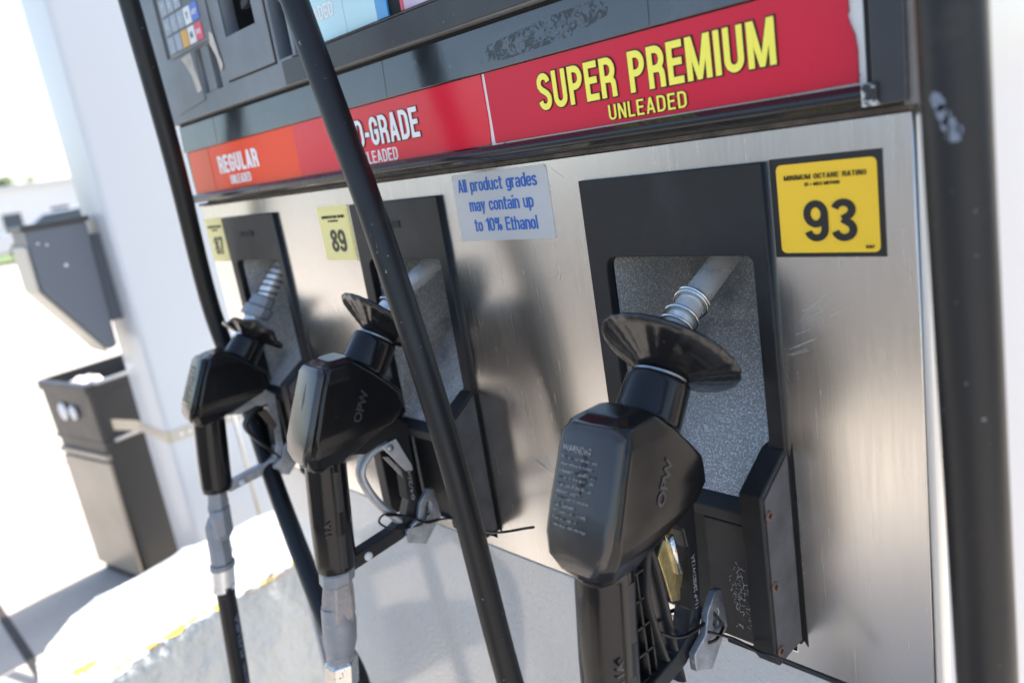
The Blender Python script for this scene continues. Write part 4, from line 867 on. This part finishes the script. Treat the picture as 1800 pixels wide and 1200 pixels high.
for i in range(7): hl_.lathe([(.0001, .0006), (.0055, .0006), (.0055, -.0005)], (-2.04-i*.025, .1625, z0), (0, -1, 0), 10)
hl_.build('strap_holes', 'bag', st)
# towel box on the column
TX = -2.07
tb = MB().prism([(-.012, G+.020), (.138, G+.020), (.128, G-.325), (.105, G-.332), (-.012, G-.138)], 0, TX-.155, TX); tbo = tb.build('towel_dispenser', 'towel', None, bevel=.006, seg=3)
tag(tbo, 'dark wedge-shaped paper towel and squeegee box mounted beside the white column', 'towel dispenser')
MB().box(TX-.165, TX+.008, -.020, .145, G+.018, G+.032).build('lid', 'can', tbo, bevel=.003)
MB().prism([(-.0125, G-.020), (-.022, G-.022), (-.022, G-.140), (-.014, G-.146)], 0, TX-.152, TX-.008).build('front_door', 'towellit', tbo, bevel=.003)
MB().prism([(-.022, G-.141), (-.0128, G-.1395), (.104, G-.333), (.098, G-.340)], 0, TX-.150, TX-.010).build('sloping_underside', 'towellit', tbo, bevel=.003)
for (y_, z_, r_) in ((.010, -.018, .003), (.030, -.025, .003), (.060, -.085, .0045)):
    MB().lathe([(.0001, .002), (r_, .002), (r_, -.001)], (TX+.001, y_, G+z_), (1, 0, 0), 12).build('rivet', 'dot', tbo)
MB().box(TX-.12, TX-.03, .13, .168, G-.26, G-.02).build('mounting_bracket', 'towel', tbo)
# thin rod between curb and dispenser
rod = MB().tube([P(405, 712, 1, .30), P(457, 907, 1, .30)], .0045, 10).build('metal_rod', 'strap', None, smooth=True)
tag(rod, 'thin pale metal rod standing behind the far left nozzle', 'rod')
# expansion joint in the concrete
A = P(0, 1075, 2, -G); B_ = P(95, 1260, 2, -G)
jt = MB().add([(-9, A.y-.012, .003), (3, A.y-.012, .003), (3, A.y+.012, .003), (-9, A.y+.012, .003)], [(0,1,2,3)]).build('expansion_joint', 'joint'); struct(jt)

for i, (xj, yj) in enumerate(((-4.2, None), (-7.8, None), (-11.4, None))):
    struct(MB().add([(xj-.012, -30, .0025), (xj+.012, -30, .0025), (xj+.012, 40, .0025), (xj-.012, 40, .0025)], [(0,1,2,3)]).build('paving_joint', 'joint'))
# ------------------------------------------------------------------ far background
def building(x0, x1, y0, y1, h, label, nwin):
    b_ = MB().box(x0, x1, y0, y1, 0, h).build('store_building', 'bwall', None); tag(b_, label, 'building')
    MB().box(x0-.4, x1+.4, y0-.4, y1+.4, h, h+.35).build('roof_edge', 'colpaint', b_)
    for i in range(nwin):
        yy = y0+(y1-y0)*(i+.5)/nwin
        f = MB().box(x1, x1+.06, yy-.8, yy+.8, .9, 2.2).build('window', 'bglass', b_)
        MB().box(x1+.06, x1+.10, yy-.9, yy+.9, .8, .9).build('sill', 'colpaint', f)
    return b_
building(-100, -88, 2, 36, 4.4, 'long low white building across the road at the far left', 8)
building(-110, -96, 44, 60, 5.0, 'pale building across the road partly hidden by the dispenser edge', 4)
def tree(x, y, h, r, label, seed):
    rr = random.Random(seed); t = empty('tree', (x, y, 0)); tag(t, label, 'tree', 'trees across the road')
    tb_ = MB().tube([(0, 0, 0), (.1, 0, h*.3), (0, .1, h*.55)], [.25, .18, .1], 8)
    for k in range(6):
        a = k*1.05+rr.random(); tb_.tube([(.05, 0, h*.35), (math.cos(a)*r*.4, math.sin(a)*r*.4, h*.6), (math.cos(a)*r*.7, math.sin(a)*r*.7, h*.75)], [.1, .06, .02], 6)
    tb_.build('trunk', 'bark', t, smooth=True)
    c = MB(); cl = [(rr.gauss(0, r*.42), rr.gauss(0, r*.42), h*rr.uniform(.42, .95)) for _ in range(26)]
    for (cx_, cy_, cz_) in cl:
        for _ in range(70):
            p = Vector((cx_+rr.gauss(0, r*.17), cy_+rr.gauss(0, r*.17), cz_+rr.gauss(0, r*.15))); q = Euler((rr.random()*6, rr.random()*6, rr.random()*6)).to_matrix(); s_ = rr.uniform(.10, .22)
            c.add([p+q@Vector((-s_, -s_*.6, 0)), p+q@Vector((s_, -s_*.6, 0)), p+q@Vector((s_*.7, s_*.6, 0)), p+q@Vector((-s_*.7, s_*.6, 0))], [(0,1,2,3)])
    c.build('crown', 'leaf', t)
tree(-80, 38.5, 6.0, 3.2, 'bushy green tree across the road, right of the long white building', 1)
tree(-84, 32, 5.2, 2.4, 'smaller green tree across the road, in front of the long white building', 2)
tree(-112, 14, 6.5, 3.5, 'round tree top showing above the roof of the long white building', 3)
tree(-113, 22, 6.8, 3.0, 'second tree top above the long building roof, nearer the column', 4)
tree(-70, 52, 6.5, 3.4, 'yellow-green tree seen between the left hose and the dispenser', 5)
def car(x, y, rz, m, label):
    t = empty('parked_car', (x, y, 0), rz); tag(t, label, 'car')
    prof = [(-2.2, .35), (-2.25, .75), (-1.9, .95), (-1.15, 1.02), (-.55, 1.42), (.75, 1.45), (1.45, 1.05), (2.15, .92), (2.25, .6), (2.2, .35)]
    MB().prism([(a, b_) for a, b_ in prof], 1, -.85, .85).build('body', m, t, bevel=.08, seg=3)
    MB().prism([(-1.02, 1.04), (-.52, 1.37), (.70, 1.40), (1.30, 1.06)], 1, -.865, .865).build('side_window', 'bglass', t, bevel=.03)
    for a in (-1.4, 1.4):
        for s in (-.78, .78):
            wv = MB().lathe([(.2, .12), (.33, .10), (.34, .0), (.33, -.10), (.2, -.12)], (a, s, .34), (0, 1, 0), 24).build('wheel', 'tyre', t, smooth=True)
    for s in (-.6, .6): MB().box(2.17, 2.27, s-.15, s+.15, .62, .76).build('headlight', 'keyw', t, bevel=.02)
    return t
car(-30, 6.9, R(80), 'carwhite', 'silver car parked beyond the wedge-shaped towel box at the left edge')
car(-34, 15.5, R(95), 'carwhite', 'silver car parked farther off between the column and the towel box')
car(-.95, -3.1, R(180), 'cardark', 'unseen dark car added opposite the steel panel to darken its reflections')  # out of view, added to darken the reflection in the steel
car(3.6, 2.2, R(75), 'cardark', 'unseen dark car added right of the dispenser to darken reflections on the nozzles')  # out of view, added so the nozzles' right flanks reflect something dark
car(-8.5, -5.5, R(20), 'cardark', 'unseen dark car added farther out on the forecourt for reflections in the glossy band')  # out of view, added as dark content for reflections
